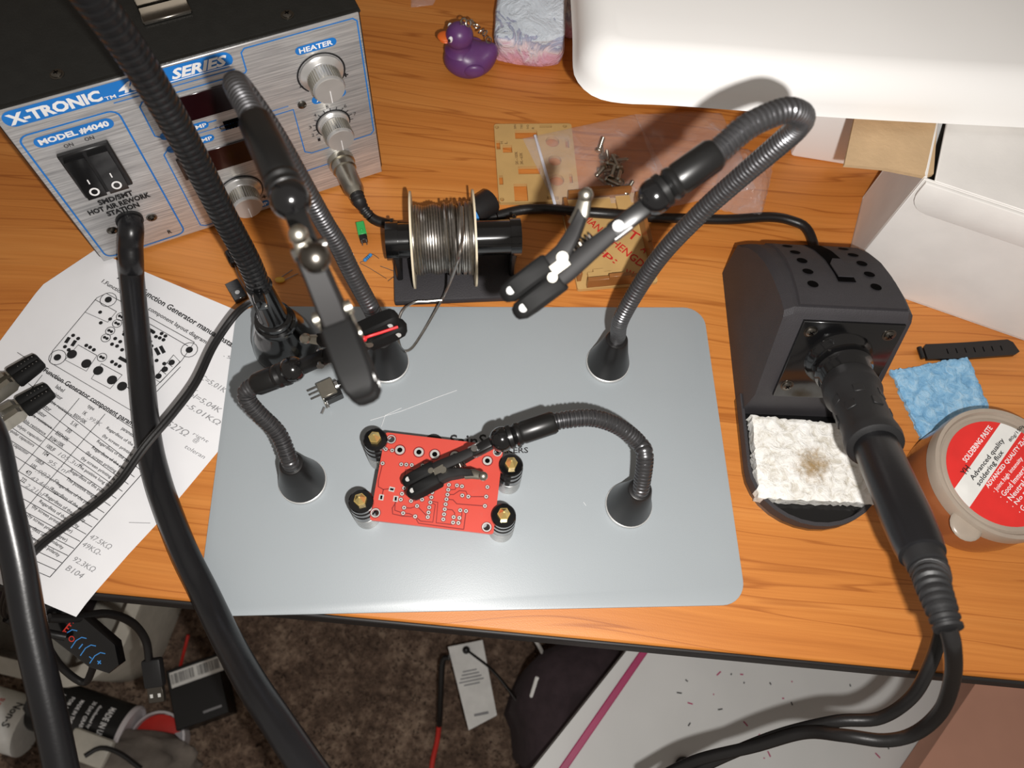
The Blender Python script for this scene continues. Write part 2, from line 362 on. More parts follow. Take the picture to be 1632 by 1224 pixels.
# faint scratches/hairs on the plate
m = MB()
for P in (((590, 670), (640, 655), (700, 632), (728, 622)), ((608, 680), (614, 662), (640, 650)), ((930, 800), (934, 806)), ((948, 604), (956, 600))):
    m.tube([G(u, v, T + .0004) for u, v in P], .00012, 4)
tag(m.build('loose_fibre', M['white']), 'fine pale hairs and flecks lying on the grey plate above the red board', 'fibres', kind='stuff')

# ============================================================ GOOSENECK ARMS
def corr(r_, pitch, amp):
    return lambda s, L: r_ - amp + amp * 2 * abs(math.sin(math.pi * s / pitch)) ** .7 * .5
def magnet_cone(root, c, r0=.0130, h=.029, r1=.0062, tilt=(0, 0, 1)):
    c = V(c); m = MB(); m.lathe([(r0 + .0004, 0), (r0 + .0007, .0005), (r0 + .0006, .0026), (r0, .003)], Fr(c), 40); m.build('magnet_ring', M['rivet'], root)
    m = MB(); m.lathe([(r0 + .0002, .003), (r0 + .0001, .0045), (r1 + (r0 - r1) * .55, h * .5), (r1 + .0006, h - .001), (r1, h), (r1 - .001, h + .0003)], Fr(c), 40)
    m.build('base_cone', M['cone'], root)
def clip(root, ball, tip, ydir, s=1.0, wire=False, edge=False):
    """crocodile clip: x runs from the ball joint to the tip, y is the way the jaws open"""
    ball = V(ball); tip = V(tip); L = (tip - ball).length; f = Fr(ball, tip - ball, ydir); k = L / .064
    def P(x, y, z=0): return f.p(x * k, y * k, z * k)
    m = MB(); m.ball(ball, .0066 * s, 24, sc=(1, 1, 1)); m.build('ball_joint', M['gloss'], root)
    cl = MB(); cl.box((.012 * k, -.001 * k, 0), (.016 * k, .0065 * k, .0065 * k), f, .0012); stub = cl.build('socket', M['shrink'], root)
    # lower jaw
    def bar(pts, h, w_):
        b = MB(); n = len(pts); vs = []; fs = []
        for i, (x, y) in enumerate(pts):
            hh = h[i] / 2; ww = w_[i] / 2
            for yy, zz in ((-hh, -ww * .8), (-hh * .7, -ww), (hh * .7, -ww), (hh, -ww * .8), (hh, ww * .8), (hh * .7, ww), (-hh * .7, ww), (-hh, ww * .8)): vs.append(P(x, y + yy, zz))
        for i in range(n - 1):
            for j in range(8): fs.append((i * 8 + j, i * 8 + (j + 1) % 8, (i + 1) * 8 + (j + 1) % 8, (i + 1) * 8 + j))
        fs.append(tuple(range(7, -1, -1))); fs.append(tuple((n - 1) * 8 + j for j in range(8))); b.add(vs, fs); return b
    lo = [(.014, -.001), (.028, -.0015), (.040, -.0025), (.052, -.0032), (.060, -.0038)]
    up = [(.024, .0105), (.030, .0070), (.038, .0035), (.046, .0034), (.060, .0038)]
    jl = bar(lo, [.0050, .0066, .0070, .006, .005], [.006, .007, .0085, .008, .005]).build('jaw', M['jawblk'], root)
    ju = bar(up, [.0045, .0056, .0070, .006, .005], [.007, .007, .0075, .007, .005]).build('jaw', M['jawblk'], root)
    for jaw, yy, sg in ((jl, -.0039, -1), (ju, .0039, 1)):
        cpts = [(.0435, yy), (.0445, yy), (.058, yy), (.0625, yy), (.0645, yy), (.0652, yy)]
        c = bar(cpts, [.0064, .0074, .0074, .0068, .0046, .002], [.0082, .0098, .0098, .0088, .0060, .003]); cov = c.build('rubber_tip', M['tipblk'], jaw)
        d = MB()
        for zz in (1, -1): d.cyl(P(.0605, yy, zz * .0038), P(.0605, yy, zz * .0047), .0015 * k, 16)
        d.cyl(P(.0600, yy + sg * .0028, 0), P(.0600, yy + sg * .0032, 0), .0017 * k, 16)
        d.build('rivet', M['rivet'], jaw)
    # pivot with side cheeks and pins
    c = MB()
    for zz in (1, -1):
        c.box((.041 * k, .0003 * k, zz * .0047 * k), (.007 * k, .0042 * k, .0006 * k), f, .0002 * k, 1)
    c.cyl(P(.0385, .002, -.0056), P(.0385, .002, .0056), .0021 * k, 16); c.cyl(P(.0455, -.0015, -.0053), P(.0455, -.0015, .0053), .0018 * k, 16)
    c.build('pivot', M['satin'], root)
    # finger levers of bare metal
    c = MB(); c.tube([P(.0285, .0088), P(.024, .0110), P(.0195, .0150)], [.0030 * k, .0030 * k, .0022 * k], 12, flat=.45); c.ball(P(.0192, .0152), .0028 * k, 14); c.build('finger_lever', M['satin'], root)
    c = MB(); c.box((.0165 * k, -.004 * k, 0), (.008 * k, .0012 * k, .0060 * k), f, .0004 * k, 1); c.cyl(P(.0165, -.001, -.0052), P(.0165, -.001, .0052), .0020 * k, 14); c.build('clamp_screw', M['steel'], root)
    c = MB(); c.tube([P(.026 + .008 * t / 40, .002 + .0022 * math.sin(t * .9), .0022 * math.cos(t * .9)) for t in range(41)], .0004 * k, 5); c.build('spring', M['darksteel'], root)
def sleeve(root, a, b, r_=.0060):
    a = V(a); b = V(b); d = (b - a).normalized(); m = MB()
    L = (b - a).length; f = Fr(a, d.orthogonal(), d.cross(d.orthogonal())); f.z = d
    m.lathe([(r_ * .88, -.001), (r_, .0006), (r_, L - .008), (r_ * .93, L - .0068), (r_ * 1.02, L - .006), (r_ * 1.02, L - .0045), (r_ * .8, L - .003), (r_ * 1.05, L - .002), (r_ * 1.05, L), (r_ * .6, L + .0015)], f, 24)
    m.build('sleeve', M['shrink'], root)
def arm(label, base, npts, slv, ballp, tip, ydir, edge=False, h=.034, r0=.013, extra=None):
    base = V(base); root = thing('gooseneck_arm', label, 'gooseneck arm', base, None)
    magnet_cone(root, base, r0, h)
    P = smooth([base + V((0, 0, h - .004)), base + V((0, 0, h + .003))] + npts, .00045)
    m = MB(); m.tube(P, lambda s, L: .00465 - .00055 * (abs(math.sin(math.pi * s / .0021)) < .55), 16); m.build('gooseneck', M['neck'], root)
    sleeve(root, slv[0], slv[1]); clip(root, ballp, tip, ydir)
    return root
# tall right arm
A1 = arm('tall gooseneck arm on the right, looped over toward the camera with an open two-jaw clip',
    G(968, 580, T), [D(992, 504, .425), D(1045, 418, .39), D(1111, 345, .36), D(1177, 285, .335), D(1243, 229, .31), D(1271, 203, .297), D(1279, 186, .287), D(1265, 177, .279), D(1243, 178, .275), D(1194, 200, .272), D(1150, 236, .272), D(1125, 256, .272)],
    (D(1138, 246, .272), D(1052, 306, .274)), D(1045, 312, .275), D(815, 486, .288), RM @ V((-.5, .8, 0)))
# tall left arm
A2 = arm('tall gooseneck arm at upper left whose clip hangs over the plate, one jaw facing up',
    G(617, 580, T), [D(595, 499, .415), D(561, 435, .39), D(539, 390, .375), D(516, 353, .36), D(480, 290, .335), D(440, 220, .315), D(405, 168, .302), D(384, 140, .295), D(376, 133, .287), D(379, 142, .279), D(396, 172, .272), D(415, 210, .264)],
    (D(408, 195, .268), D(458, 308, .248)), D(463, 318, .246), D(582, 632, .232), RM @ V((0.1, 0, 1)))
m = MB(); m.ball(D(502, 411, .225), .0046, 24); m.build('thumb_knob', M['darksteel'], A2)
# low left arm
A3 = arm('low gooseneck arm at left, bent back with its clip pointing right',
    G(483, 768, T), [D(444, 692, .410), D(412, 659, .402), D(396, 640, .398), D(393, 625, .396), D(403, 616, .394), D(420, 609, .392)],
    (D(410, 612, .393), D(458, 594, .388)), D(466, 589, .387), D(637, 512, .372), RM @ V((-.2, .6, .8)))
m = MB(); m.tube(smooth([D(634, 521, .366), D(610, 529, .364), D(588, 536, .362), D(578, 540, .363)], .002), .0007, 8); m.ball(D(580, 540, .363), .0016, 12)
tag(m.build('red_wire', M['pinkwire']), 'short red wire held along the tip of the low left clip', 'wire')
# front right arm over the board
A4 = arm('low gooseneck arm at front right, arched with its clip over the red board',
    G(1001, 806, T), [D(1028, 727, .41), D(1018, 706, .413), D(994, 685, .407), D(968, 672, .403), D(940, 666, .4), D(909, 668, .398), D(885, 672, .397), D(865, 679, .397)],
    (D(882, 673, .397), D(810, 697, .396)), D(800, 700, .396), D(650, 780, .400), RM @ V((.45, -.75, .45)))

# ============================================================ LAMP NECK (top left)
lb = V((.0335, .1615, T)); lamp = thing('flexible_lamp_stand', 'black bell-based stand with a thick ribbed flexible neck rising at upper left', 'lamp stand', lb)
m = MB(); m.lathe([(.0185, 0), (.0195, .002), (.0190, .006), (.0178, .014), (.0150, .023), (.0125, .029), (.0118, .031), (.0118, .033), (.0105, .034), (.0105, .038), (.0088, .039)], Fr(lb), 48); m.build('bell_base', M['gloss'], lamp)
m = MB(); m.lathe([(.0085, .037), (.0085, .041), (.0078, .042), (.0072, .072), (.0062, .073)], Fr(lb), 32); m.build('lower_tube', M['gloss'], lamp)
P = smooth([lb + V((0, .0, .071)), V((.0330, .1635, .095)), V((.0300, .1660, .13)), V((.0285, .1660, .18)), V((.0275, .1615, .225)), V((.0245, .1580, .256)), V((.018, .156, .29)), V((.008, .155, .32))], .0005)
m = MB(); m.tube(P, lambda s, L: .00625 - .00085 * (abs(math.sin(math.pi * s / .0036)) < .6), 20); m.build('ribbed_neck', M['neckblk'], lamp)
m = MB(); m.box((0, 0, 0), (.006, .008, .010), Fr(D(415, 478, .415), (1, .3, 0), (0, 1, 0)), .0015); m.build('cable_clip', M['gloss'], lamp)
# lamp cable with inline controller
cb = thing('lamp_cable', 'thin black twin cable from the lamp stand across the printed sheet to a controller', 'cable', G(200, 750))
pth = [D(414, 478, .415), G(398, 482, .04), G(372, 505, .030), G(340, 552, .028), G(312, 610, .029), G(275, 660, .030), G(232, 710, .030), G(190, 768, .025), G(150, 805, .020), G(105, 838, .018), G(62, 872, .016), G(26, 912, .012), D(10, 945, .45), D(5, 975, .48), D(20, 990, .5), D(60, 1000, .51)]
m = MB(); P = smooth(pth, .003)
for sx in (-.0010, .0010): m.tube([q + V((sx, -sx * .5, 0)) for q in P], .00125, 8)
m.build('cord', M['cord'], cb)
cf = Fr(D(135, 1020, .52), ray(175, 1050) - ray(95, 985), -(ray(120, 1045) - ray(150, 995)))
m = MB(); m.prism([(-.034, -.008), (-.026, -.012), (.014, -.011), (.027, -.006), (.029, .003), (.018, .012), (-.02, .013), (-.034, .008)], -.006, .003, cf, bev=.0015); ctl = m.build('controller', M['gloss'], cb)
m = MB()
for i, gy in enumerate((-.010, -.002, .006, .014)):
    m.line([(gy - .001, -.008), (gy - .0015, -.002), (gy, .002), (gy + .003, .0035)], .0006, cf, .0032)
m.text('+', cf, .016, -.005, .003, .003, z=.0032, bold=.02); m.text('-', cf, .010, -.005, .002, .0006, z=.0032); m.text('I', cf, .001, -.005, .0007, .004, z=.0032)
m.build('blue_key', M['glyphblue'], ctl)
m = MB(); m.disc(-.0065, -.003, .002, cf, .0032, r0=.0014); m.line([(-.014, -.008), (-.014, .006)], .0008, cf, .0032)
for i in range(6): m.box((-.0128, -.007 + .0026 * i, .0032), (.0016, .0008, .0002), cf)
m.build('red_mark', M['glyphred'], ctl)
m = MB(); m.tube(smooth([D(78, 985, .50), D(120, 985, .515), D(170, 978, .54), D(210, 992, .57), D(232, 1020, .59), D(238, 1055, .6)], .004), .0030, 10); m.tube(smooth([D(75, 1030, .53), D(100, 1065, .55), D(133, 1088, .56), D(146, 1070, .55), D(150, 1050, .54)], .004), .0026, 10)
m.tube(smooth([D(10, 985, .49), D(40, 1000, .5), D(80, 1010, .51), D(105, 1015, .515)], .004), .0028, 10); m.build('loose_cord', M['cord'], cb)
uf = Fr(D(245, 1072, .6), ray(247, 1100) - ray(240, 1050), ray(270, 1070) - ray(230, 1080))
m = MB(); m.box((0, 0, 0), (.022, .015, .008), uf, .002); us = m.build('usb_plug', M['rubber'], cb)
m = MB(); m.box((.0165, 0, 0), (.012, .012, .0045), uf, .0004, 1); m.build('metal_shell', M['darksteel'], us)
m = MB(); nz = 1 if uf.z.dot(CAM - uf.o) > 0 else -1
for y in (-.003, .003): m.box((.017, y, nz * .0023), (.0028, .0022, .0003), uf)
m.build('window', M['whitelabel'], us)

# ============================================================ MAGNETIC PILLARS + RED BOARD
pz = T; pc = G(803, 848, T)
p0 = thing('support_pillar', 'black and silver support pillar with brass tip at the board front right corner', 'support pillar', (0, 0, pz), 'brass tipped pillars around the red board')
m = MB(); prof = []
for i in range(6): prof += [(.0066, i * .0026 + .0001), (.0071, i * .0026 + .0004), (.0071, i * .0026 + .0021), (.0066, i * .0026 + .0024)]
m.lathe(prof, Fr((0, 0, pz)), 32); m.build('magnet_stack', M['steel'], p0)
m = MB(); m.lathe([(.0066, .0156), (.0070, .016), (.0070, .022), (.0062, .0224), (.0062, .0245), (.0069, .025), (.0069, .0285), (.0060, .029), (.0060, .0306), (.0066, .031), (.0066, .0335), (.0060, .0342), (.0030, .0342)], Fr((0, 0, pz)), 32); m.build('cap', M['gloss'], p0)
m = MB(); m.lathe([(.0034, .0340), (.0034, .0375)], Fr((0, 0, pz)), 6); m.lathe([(.0032, .0375), (.0006, .0415), (0, .0416)], Fr((0, 0, pz)), 6); m.build('brass_tip', M['brass'], p0, label='brass hexagonal pointed tip')
def colz(u, v, z): return G(u, v, z)
fr_ = colz(803, 819, .0385); p0.location = V((fr_.x, fr_.y, pz))
for (u, v), lb_ in (((574, 796), 'black and silver support pillar with brass tip at the board front left corner'), ((597, 697), 'black and silver support pillar with brass tip at the board back left corner'), ((815, 738), 'black and silver support pillar with brass tip at the board right edge under the clip ball')):
    q = colz(u, v, .0385); dup(p0, (q.x, q.y, pz), lb_, random.random())
# board
ZB = .0315
bTL, bTR, bBR, bBL = [G(u, v, ZB) for u, v in ((616, 689), (802, 713), (788, 851), (590, 828))]
bw = (bTR - bTL).length; bh = (bTL - bBL).length; bf = Fr(bBL, bBR - bBL, bTL - bBL)
def bp(cx, cy):                                        # crop coordinates of the board photo -> board plane
    q = G(540 + cx / 4.371, 620 + cy / 4.371, ZB) - bf.o; return (q.dot(bf.x), q.dot(bf.y))
board = thing('circuit_board', 'red printed circuit board with solder pads held between four pillars', 'circuit board', bBL)
m = MB(); bx = bw; by = (bTL - bBL).dot(bf.y)
hs = [circ(*bp(365, 350), .0019), circ(*bp(255, 863), .0019), circ(*bp(1030, 962), .0021), circ(*bp(1105, 440), .0019)]
m.holed(rrect(-.0003, -.0003, bx + .0003, by, .0015, 3), hs, -.0016, 0, bf); m.build('board', M['pcb'], board)
m = MB(); bigs = [(425, 425, .0026), (558, 440, .0026), (668, 455, .0026), (808, 465, .0026), (1035, 500, .0025)]
sm = [(327, 420), (372, 428), (305, 518), (435, 525), (470, 527), (508, 530), (583, 532), (615, 534), (455, 640), (455, 690), (440, 730), (432, 770), (503, 780), (545, 760), (580, 770), (585, 728), (650, 720), (645, 755), (638, 790), (630, 825), (625, 860), (620, 892), (455, 827), (545, 815), (448, 865), (532, 888), (767, 668), (762, 702), (757, 736), (750, 768), (744, 803), (738, 838), (733, 873), (728, 908), (823, 672), (858, 678), (860, 742), (902, 750), (953, 590), (988, 594), (1035, 683), (1027, 750), (1018, 815), (846, 845), (886, 850), (840, 898), (833, 933), (800, 893), (796, 930), (510, 745)]
for x, y, r_ in bigs: m.disc(*bp(x, y), r_, bf, .00012, 20, r0=r_ * .55)
for x, y in sm: m.disc(*bp(x, y), .00105, bf, .00012, 12, r0=.0004)
for (x, y), (x2, y2) in (((350, 695), (388, 703)), ((300, 735), (292, 775)), ((400, 745), (393, 785))): m.line([bp(x, y), bp(x2, y2)], .0026, bf, .00012)
for x, y in ((365, 350), (255, 863), (1030, 962), (1105, 440)): m.disc(*bp(x, y), .0025, bf, .00011, 20, r0=.0019)
m.build('solder_pads', M['solder'], board)
m = MB()
for x, y, r_ in bigs: m.disc(*bp(x, y), r_ * .55, bf, .00013, 16)
for x, y in sm: m.disc(*bp(x, y), .0004, bf, .00013, 8)
for (x, y), (x2, y2) in (((357, 697), (382, 701)), ((298, 742), (294, 768)), ((398, 752), (395, 778))): m.line([bp(x, y), bp(x2, y2)], .0011, bf, .00014)
m.build('drill_holes', M['hole'], board)
m = MB(); wd = .00055
TR = [[(305, 518), (275, 640), (275, 680), (310, 700), (350, 695)], [(310, 700), (302, 740)], [(400, 785), (372, 830), (375, 870), (440, 885), (530, 890), (555, 935), (870, 978)], [(393, 785), (390, 845), (448, 865)], [(455, 827), (500, 830), (545, 815), (620, 892)], [(448, 865), (490, 868), (532, 888), (570, 920), (655, 928), (672, 805), (638, 790)], [(440, 730), (470, 690), (455, 640), (465, 560), (585, 570), (583, 532)], [(583, 532), (588, 500), (655, 505), (650, 580), (615, 534)], [(635, 780), (690, 790), (678, 932), (796, 945)], [(767, 702), (810, 700), (823, 672)], [(757, 736), (800, 735), (840, 708), (885, 712), (902, 750), (1027, 750)], [(750, 768), (795, 772), (822, 800), (1018, 815)], [(738, 838), (790, 842), (808, 865), (800, 893)], [(886, 850), (870, 978)], [(953, 590), (945, 555), (870, 545)], [(585, 728), (610, 740), (645, 755)], [(503, 780), (535, 778), (545, 760)], [(327, 420), (372, 428)], [(953, 590), (988, 594)], [(435, 525), (508, 530)], [(833, 933), (850, 935), (858, 860), (846, 845)]]
for P in TR: m.line([bp(*q) for q in P], wd, bf, .00006)
for x, y, r_ in bigs: m.disc(*bp(x, y), r_ * 1.25, bf, .00005, 20, r0=r_)
for x, y in sm: m.disc(*bp(x, y), .0014, bf, .00005, 12, r0=.001)
for x, y in ((365, 350), (255, 863), (1030, 962)): m.disc(*bp(x, y), .0029, bf, .00005, 20, r0=.0025)
m.build('traces', M['trace'], board)
m = MB(); nb = Fr(bf.p(0, 0, -.0016), bf.x, bf.y)
for x, y, sx, sy, h in ((.012, .03, .010, .012, .006), (.03, .02, .02, .008, .004), (.05, .03, .010, .010, .006)): m.box((x, y, -h / 2), (sx, sy, h), nb, .0005, 1)
m.build('underside_parts', M['black'], board)

# ============================================================ HOT AIR STATION
S0 = V((-.0889, .2226, 0)); YW = math.degrees(.4061); SW, SH, SD = .1923, .1342, .235
sf = yawfr(S0, YW)                                     # x along the front, y to the back, z up
pf = Fr(S0, sf.x, (0, 0, 1)); pf.z = -sf.y             # front panel frame: x right, y up, z outward
def mm(*a): return [q / 1000 for q in a]
st = thing('hot_air_station', 'black hot air rework station with brushed front panel, knobs and blue lettering', 'rework station', S0 + sf.x * SW / 2)
m = MB(); m.box((SW / 2, SD / 2 + .001, SH / 2 + .002), (SW, SD, SH - .003), sf, .0012, 2)
m.box((SW / 2, .004, SH - .0008), (SW, .010, .0020), sf, .0006, 1); hs_ = m.build('housing', M['case'], st)
m = MB(); m.box((SW / 2, SH / 2 + .001, .0008), (SW - .003, SH - .003, .0018), pf, .0004, 1); m.build('front_panel', M['brushed'], st)
for x in (.02, SW - .02):
    for y in (.03, SD - .03): m = MB(); m.lathe([(.008, 0), (.008, .004)], Fr(sf.p(x, y, 0)), 16); m.build('foot', M['rubber'], st)
Z = .0019
def rr(x0, y0, x1, y1, r_): return [(q[0] / 1000, q[1] / 1000) for q in rrect(x0, y0, x1, y1, r_, 5)]
m = MB()
for q, z_ in ((rr(4, 122.2, 119.7, 132.6, 5), Z), (rr(9.8, 104.8, 50.2, 112.2, 3.6), Z), (rr(152.5, 117.2, 176, 122.8, 2.7), Z), (rr(155, 79.5, 176, 85.8, 3), Z), (rr(68, 86, 95.2, 91.4, 2.6), Z), (rr(68, 75.4, 95.2, 80.8, 2.6), Z), (rr(85, 5.8, 112, 11.6, 2.6), Z)):
    m.add([pf.p(a, b, z_) for a, b in q], [tuple(range(len(q)))])
def pl_(pts, wd=.8): m.line([(a / 1000, b / 1000) for a, b in pts], wd / 1000, pf, Z)
pl_(rrect(4.6, 5.4, 54.8, 115.6, 5, 4) + rrect(4.6, 5.4, 54.8, 115.6, 5, 4)[:1], 1.0)
pl_([(100, 89.5), (68, 89), (65.8, 91), (65.8, 113), (68, 115.6), (123.5, 115.8), (124.5, 117), (124.8, 129), (127, 131.2), (187, 131.2), (189.2, 129), (189.2, 44), (187, 41.4), (147, 41.2), (143.2, 44), (143.2, 80.6), (100, 80.6)])
pl_([(95, 78), (68, 78), (65.4, 75.5), (65.4, 8), (68, 5.8), (86, 5.8)]); pl_([(112, 8.6), (128, 8.6), (136, 12), (137, 26.5), (156, 26.9)])
pl_([(75, 83.6), (141, 84.2)], .5); pl_([(55, 120), (119, 120)], .6)
m.build('blue_print', M['blue'], st)
m = MB(); X = lambda t, x, y, w_, h, **k: m.text(t, pf, x / 1000, y / 1000, w_ / 1000, h / 1000, z=Z + .0002, **k)
X('X-TRONIC', 6, 123.6, 45.5, 7.2, bold=.045); X('TM', 52.3, 123.2, 5.4, 2.2, bold=.01); X('4000', 60, 124.2, 23.5, 6.6, shear=.35, bold=.04); X('SERIES', 87, 124.2, 30, 6.6, shear=.35, bold=.04)
m.box((.0885, .1234, Z + .0001), (.059, .0005, .0001), pf); X('MODEL #4040', 12.2, 106.4, 35.6, 4.4, bold=.045); X('HEATER', 154.6, 118.3, 19.2, 3.4, bold=.03); X('AIR', 157.5, 81, 9, 3.2, bold=.02)
X('TEMP', 82, 87.3, 12, 2.8, bold=.02); X('TEMP', 82, 76.7, 12, 2.8, bold=.02); X('TEMP', 99.5, 7.2, 11, 2.9, bold=.02)
m.build('white_print', M['white'], st)
m = MB(); X('ON', 21.6, 100.5, 4.8, 2.6, bold=.01); X('ON', 32.6, 101, 4.8, 2.6, bold=.01); X('OFF', 20.5, 59.6, 6.2, 2.6, bold=.01); X('OFF', 31.6, 59.6, 6.2, 2.6, bold=.01)
X('SMD/SMT', 29.5, 52.2, 20, 4.4, bold=.045, al='C'); X('HOT AIR REWORK', 29.5, 46.6, 36, 4.4, bold=.045, al='C'); X('STATION', 29.5, 41.2, 19, 4.4, bold=.045, al='C')
X('R', 45.2, 9.4, 2.4, 3.4, bold=.03); X('°C', 97.5, 81.6, 6, 3.6)
X('-', 150, 95.3, 3, .7); X('+', 176, 93.2, 3.2, 3.2, bold=.03); X('+', 108.5, 13.8, 3, 3, bold=.03)
for a_, t_ in ((222, '1'), (198, '2'), (170, '3'), (132, '4'), (96, '5'), (50, '6'), (10, '7')): X(t_, 164.5 + 14.6 * math.cos(R(a_)) - .8, 60.5 + 14.6 * math.sin(R(a_)) - 1.2, 1.7, 2.5)
def arc(cx, cy, r_, a0, a1, wd):
    m.line([((cx + r_ * math.cos(R(a0 + (a1 - a0) * i / 30))) / 1000, (cy + r_ * math.sin(R(a0 + (a1 - a0) * i / 30))) / 1000) for i in range(31)], wd / 1000, pf, Z + .0001)
arc(164, 101, 13.8, -50, 228, 1.0); arc(164.5, 60.5, 10.6, -20, 222, 1.0); arc(97.7, 27, 13.6, -50, 228, 1.0)
for a_ in range(-5, 223, 19): m.line([((164.5 + r_ * math.cos(R(a_))) / 1000, (60.5 + r_ * math.sin(R(a_))) / 1000) for r_ in (10.6, 13)], .0005, pf, Z + .0001)
m.build('black_print', M['ink'], st)
for x0, y0, x1, y1 in ((70, 94.5, 117, 112.5), (70, 51.5, 117, 69.5)):
    m = MB(); m.box(((x0 + x1) / 2000, (y0 + y1) / 2000, .0022), ((x1 - x0) / 1000, (y1 - y0) / 1000, .0012), pf, .0003, 1); m.build('display', M['display'], st)
m = MB()
for i in range(7): m.box((.1055 + .0018 * i, .0832, .0022), (.0009, .0050, .0008), pf)
m.box((.111, .0835, .0016), (.0165, .0068, .0006), pf); m.build('slide_vent', M['hole'], st)
m = MB(); m.box((.0293, .0807, .0030), (.0268, .0352, .0032), pf, .0006, 1); sw = m.build('power_switch', M['black'], st)
for i, x in enumerate((.0229, .0352)):
    m = MB(); rk = Fr(pf.p(x, .0807, .0045), pf.x, pf.y)
    m.add([rk.p(a, b, c) for a, b, c in ((-.0052, -.0145, 0), (.0052, -.0145, 0), (.0052, .0145, 0), (-.0052, .0145, 0), (-.0052, -.0145, .0045), (.0052, -.0145, .0045), (.0052, 0, .0012), (-.0052, 0, .0012), (-.0052, .0145, .0024), (.0052, .0145, .0024))],
          [(0, 3, 2, 1), (4, 5, 6, 7), (7, 6, 9, 8), (0, 1, 5, 4), (1, 2, 9, 6, 5), (3, 0, 4, 7, 8), (2, 3, 8, 9)])
    rock = m.build('rocker', M['gloss'], sw, angle=20)
    sl = Fr(rk.p(0, -.0145, .0045), rk.x, rk.y * .0145 + rk.z * -.0033)
    m = MB(); m.disc(0, .0045, .0027, sl, .0003, 20, r0=.0017); m.box((0, .0115, .0003), (.0007, .003, .0001), sl); m.build('marking', M['white'], rock)
def knob(x, y, r_, base, name='control_knob'):
    f = Fr(pf.p(x, y, 0), pf.x, pf.y); m = MB()
    m.lathe([(base, Z), (base, .0032), (base - .001, .0042), (r_ + .0002, .0050), (r_, .0052)] + [(r_ * .97, .0060), (r_ * .985, .0155), (r_ * .93, .0165), (r_ * .55, .0163), (0, .0162)], f, 48)
    k = m.build(name, M['knobm'], st); m = MB()
    for i in range(40):
        a = 2 * math.pi * i / 40; m.box((0, 0, 0), (.0006, .0009, .0085), Fr(f.p(r_ * .985 * math.cos(a), r_ * .985 * math.sin(a), .0105), f.x * math.cos(a) + f.y * math.sin(a), f.y * math.cos(a) - f.x * math.sin(a)))
    m.build('knurling', M['satin'], k)
    m = MB(); m.lathe([(r_ * .93, .0163), (r_ * .90, .0168), (0, .0166)], f, 40); m.build('face', M['cap'], k); m = MB(); m.box((0, -r_ * .45, .0169), (.0005, r_ * .9, .0003), f); m.build('pointer', M['white'], k)
knob(.164, .101, .0095, .0128); knob(.1645, .0605, .0088, .0100); knob(.0977, .027, .0095, .0128)
m = MB(); m.lathe([(.0026, Z), (.0026, .0028), (.0018, .0034), (0, .0036)], Fr(pf.p(.1488, .0826), pf.x, pf.y), 16); m.build('indicator_light', M['darksteel'], st)
def screw(c, ax, r_, parent):
    d = V(ax).normalized(); f = Fr(c, d.orthogonal(), d.cross(d.orthogonal())); m = MB()
    m.lathe([(r_ * 1.35, 0), (r_ * 1.35, .0002), (r_, .0003), (r_ * .98, r_ * .3), (r_ * .6, r_ * .55), (0, r_ * .6)], f, 20); s_ = m.build('screw', M['darksteel'], parent)
    m = MB(); m.box((0, 0, r_ * .6), (r_ * 1.0, r_ * .22, r_ * .1), f); m.box((0, 0, r_ * .6), (r_ * .22, r_ * 1.0, r_ * .1), f); m.build('cross_slot', M['hole'], s_)
screw(pf.p(.0171, .0284, Z), pf.z, .0024, st); screw(pf.p(.0414, .0287, Z), pf.z, .0024, st)
screw(sf.p(.036, .0108, SH + .0006), (0, 0, 1), .0026, st); screw(sf.p(.1548, .0090, SH + .0006), (0, 0, 1), .0026, st)
hk = V(pf.p(.0293, .0330, 0))
# holder bracket on the top
m = MB(); m.box((.0965, .0335, SH + .0016), (.0255, .0115, .0022), sf, .0006, 1); m.box((.0965, .0405, SH + .004), (.0255, .0012, .007), sf, .0003, 1); m.build('top_bracket', M['darksteel'], st)
m = MB(); m.tube([hk, hk + pf.z * .0035], .0080, 24); m.build('hose_collar', M['rubber'], st)
# hose
def off_panel(u, v, o): d = ray(u, v); return CAM + d * ((pf.o + pf.z * o - CAM).dot(pf.z) / d.dot(pf.z))
m = MB(); hp = [hk, hk + pf.z * .005, off_panel(209, 369, .0115), off_panel(208, 390, .015), off_panel(209, 415, .021), G(211, 450, .0085), G(222, 560, .0085), G(235, 690, .0085), G(250, 760, .0085), G(270, 820, .0095), G(296, 885, .0105), G(326, 945, .0125), G(358, 1012, .022), G(398, 1085, .042), G(442, 1152, .058), G(492, 1226, .070), G(545, 1300, .078)]
m.tube(smooth(hp, .003), .0073, 20)
tag(m.build('air_hose', M['hose']), 'thick black air hose running from the station over the sheet and desk edge', 'hose')
m = MB(); m.tube(smooth([G(-900, 560, .008), G(-700, 500, .01), D(-400, 480, .42), D(-200, 520, .385), D(-90, 585, .37), D(-40, 650, .365), D(-12, 705, .36), D(8, 800, .36), D(30, 900, .36), D(48, 1000, .36), D(82, 1150, .36), D(98, 1226, .36), D(115, 1310, .36)], .003), .0073, 20)
tag(m.build('air_hose', M['hose']), 'thick black hose hanging vertically along the left edge of the picture', 'hose')

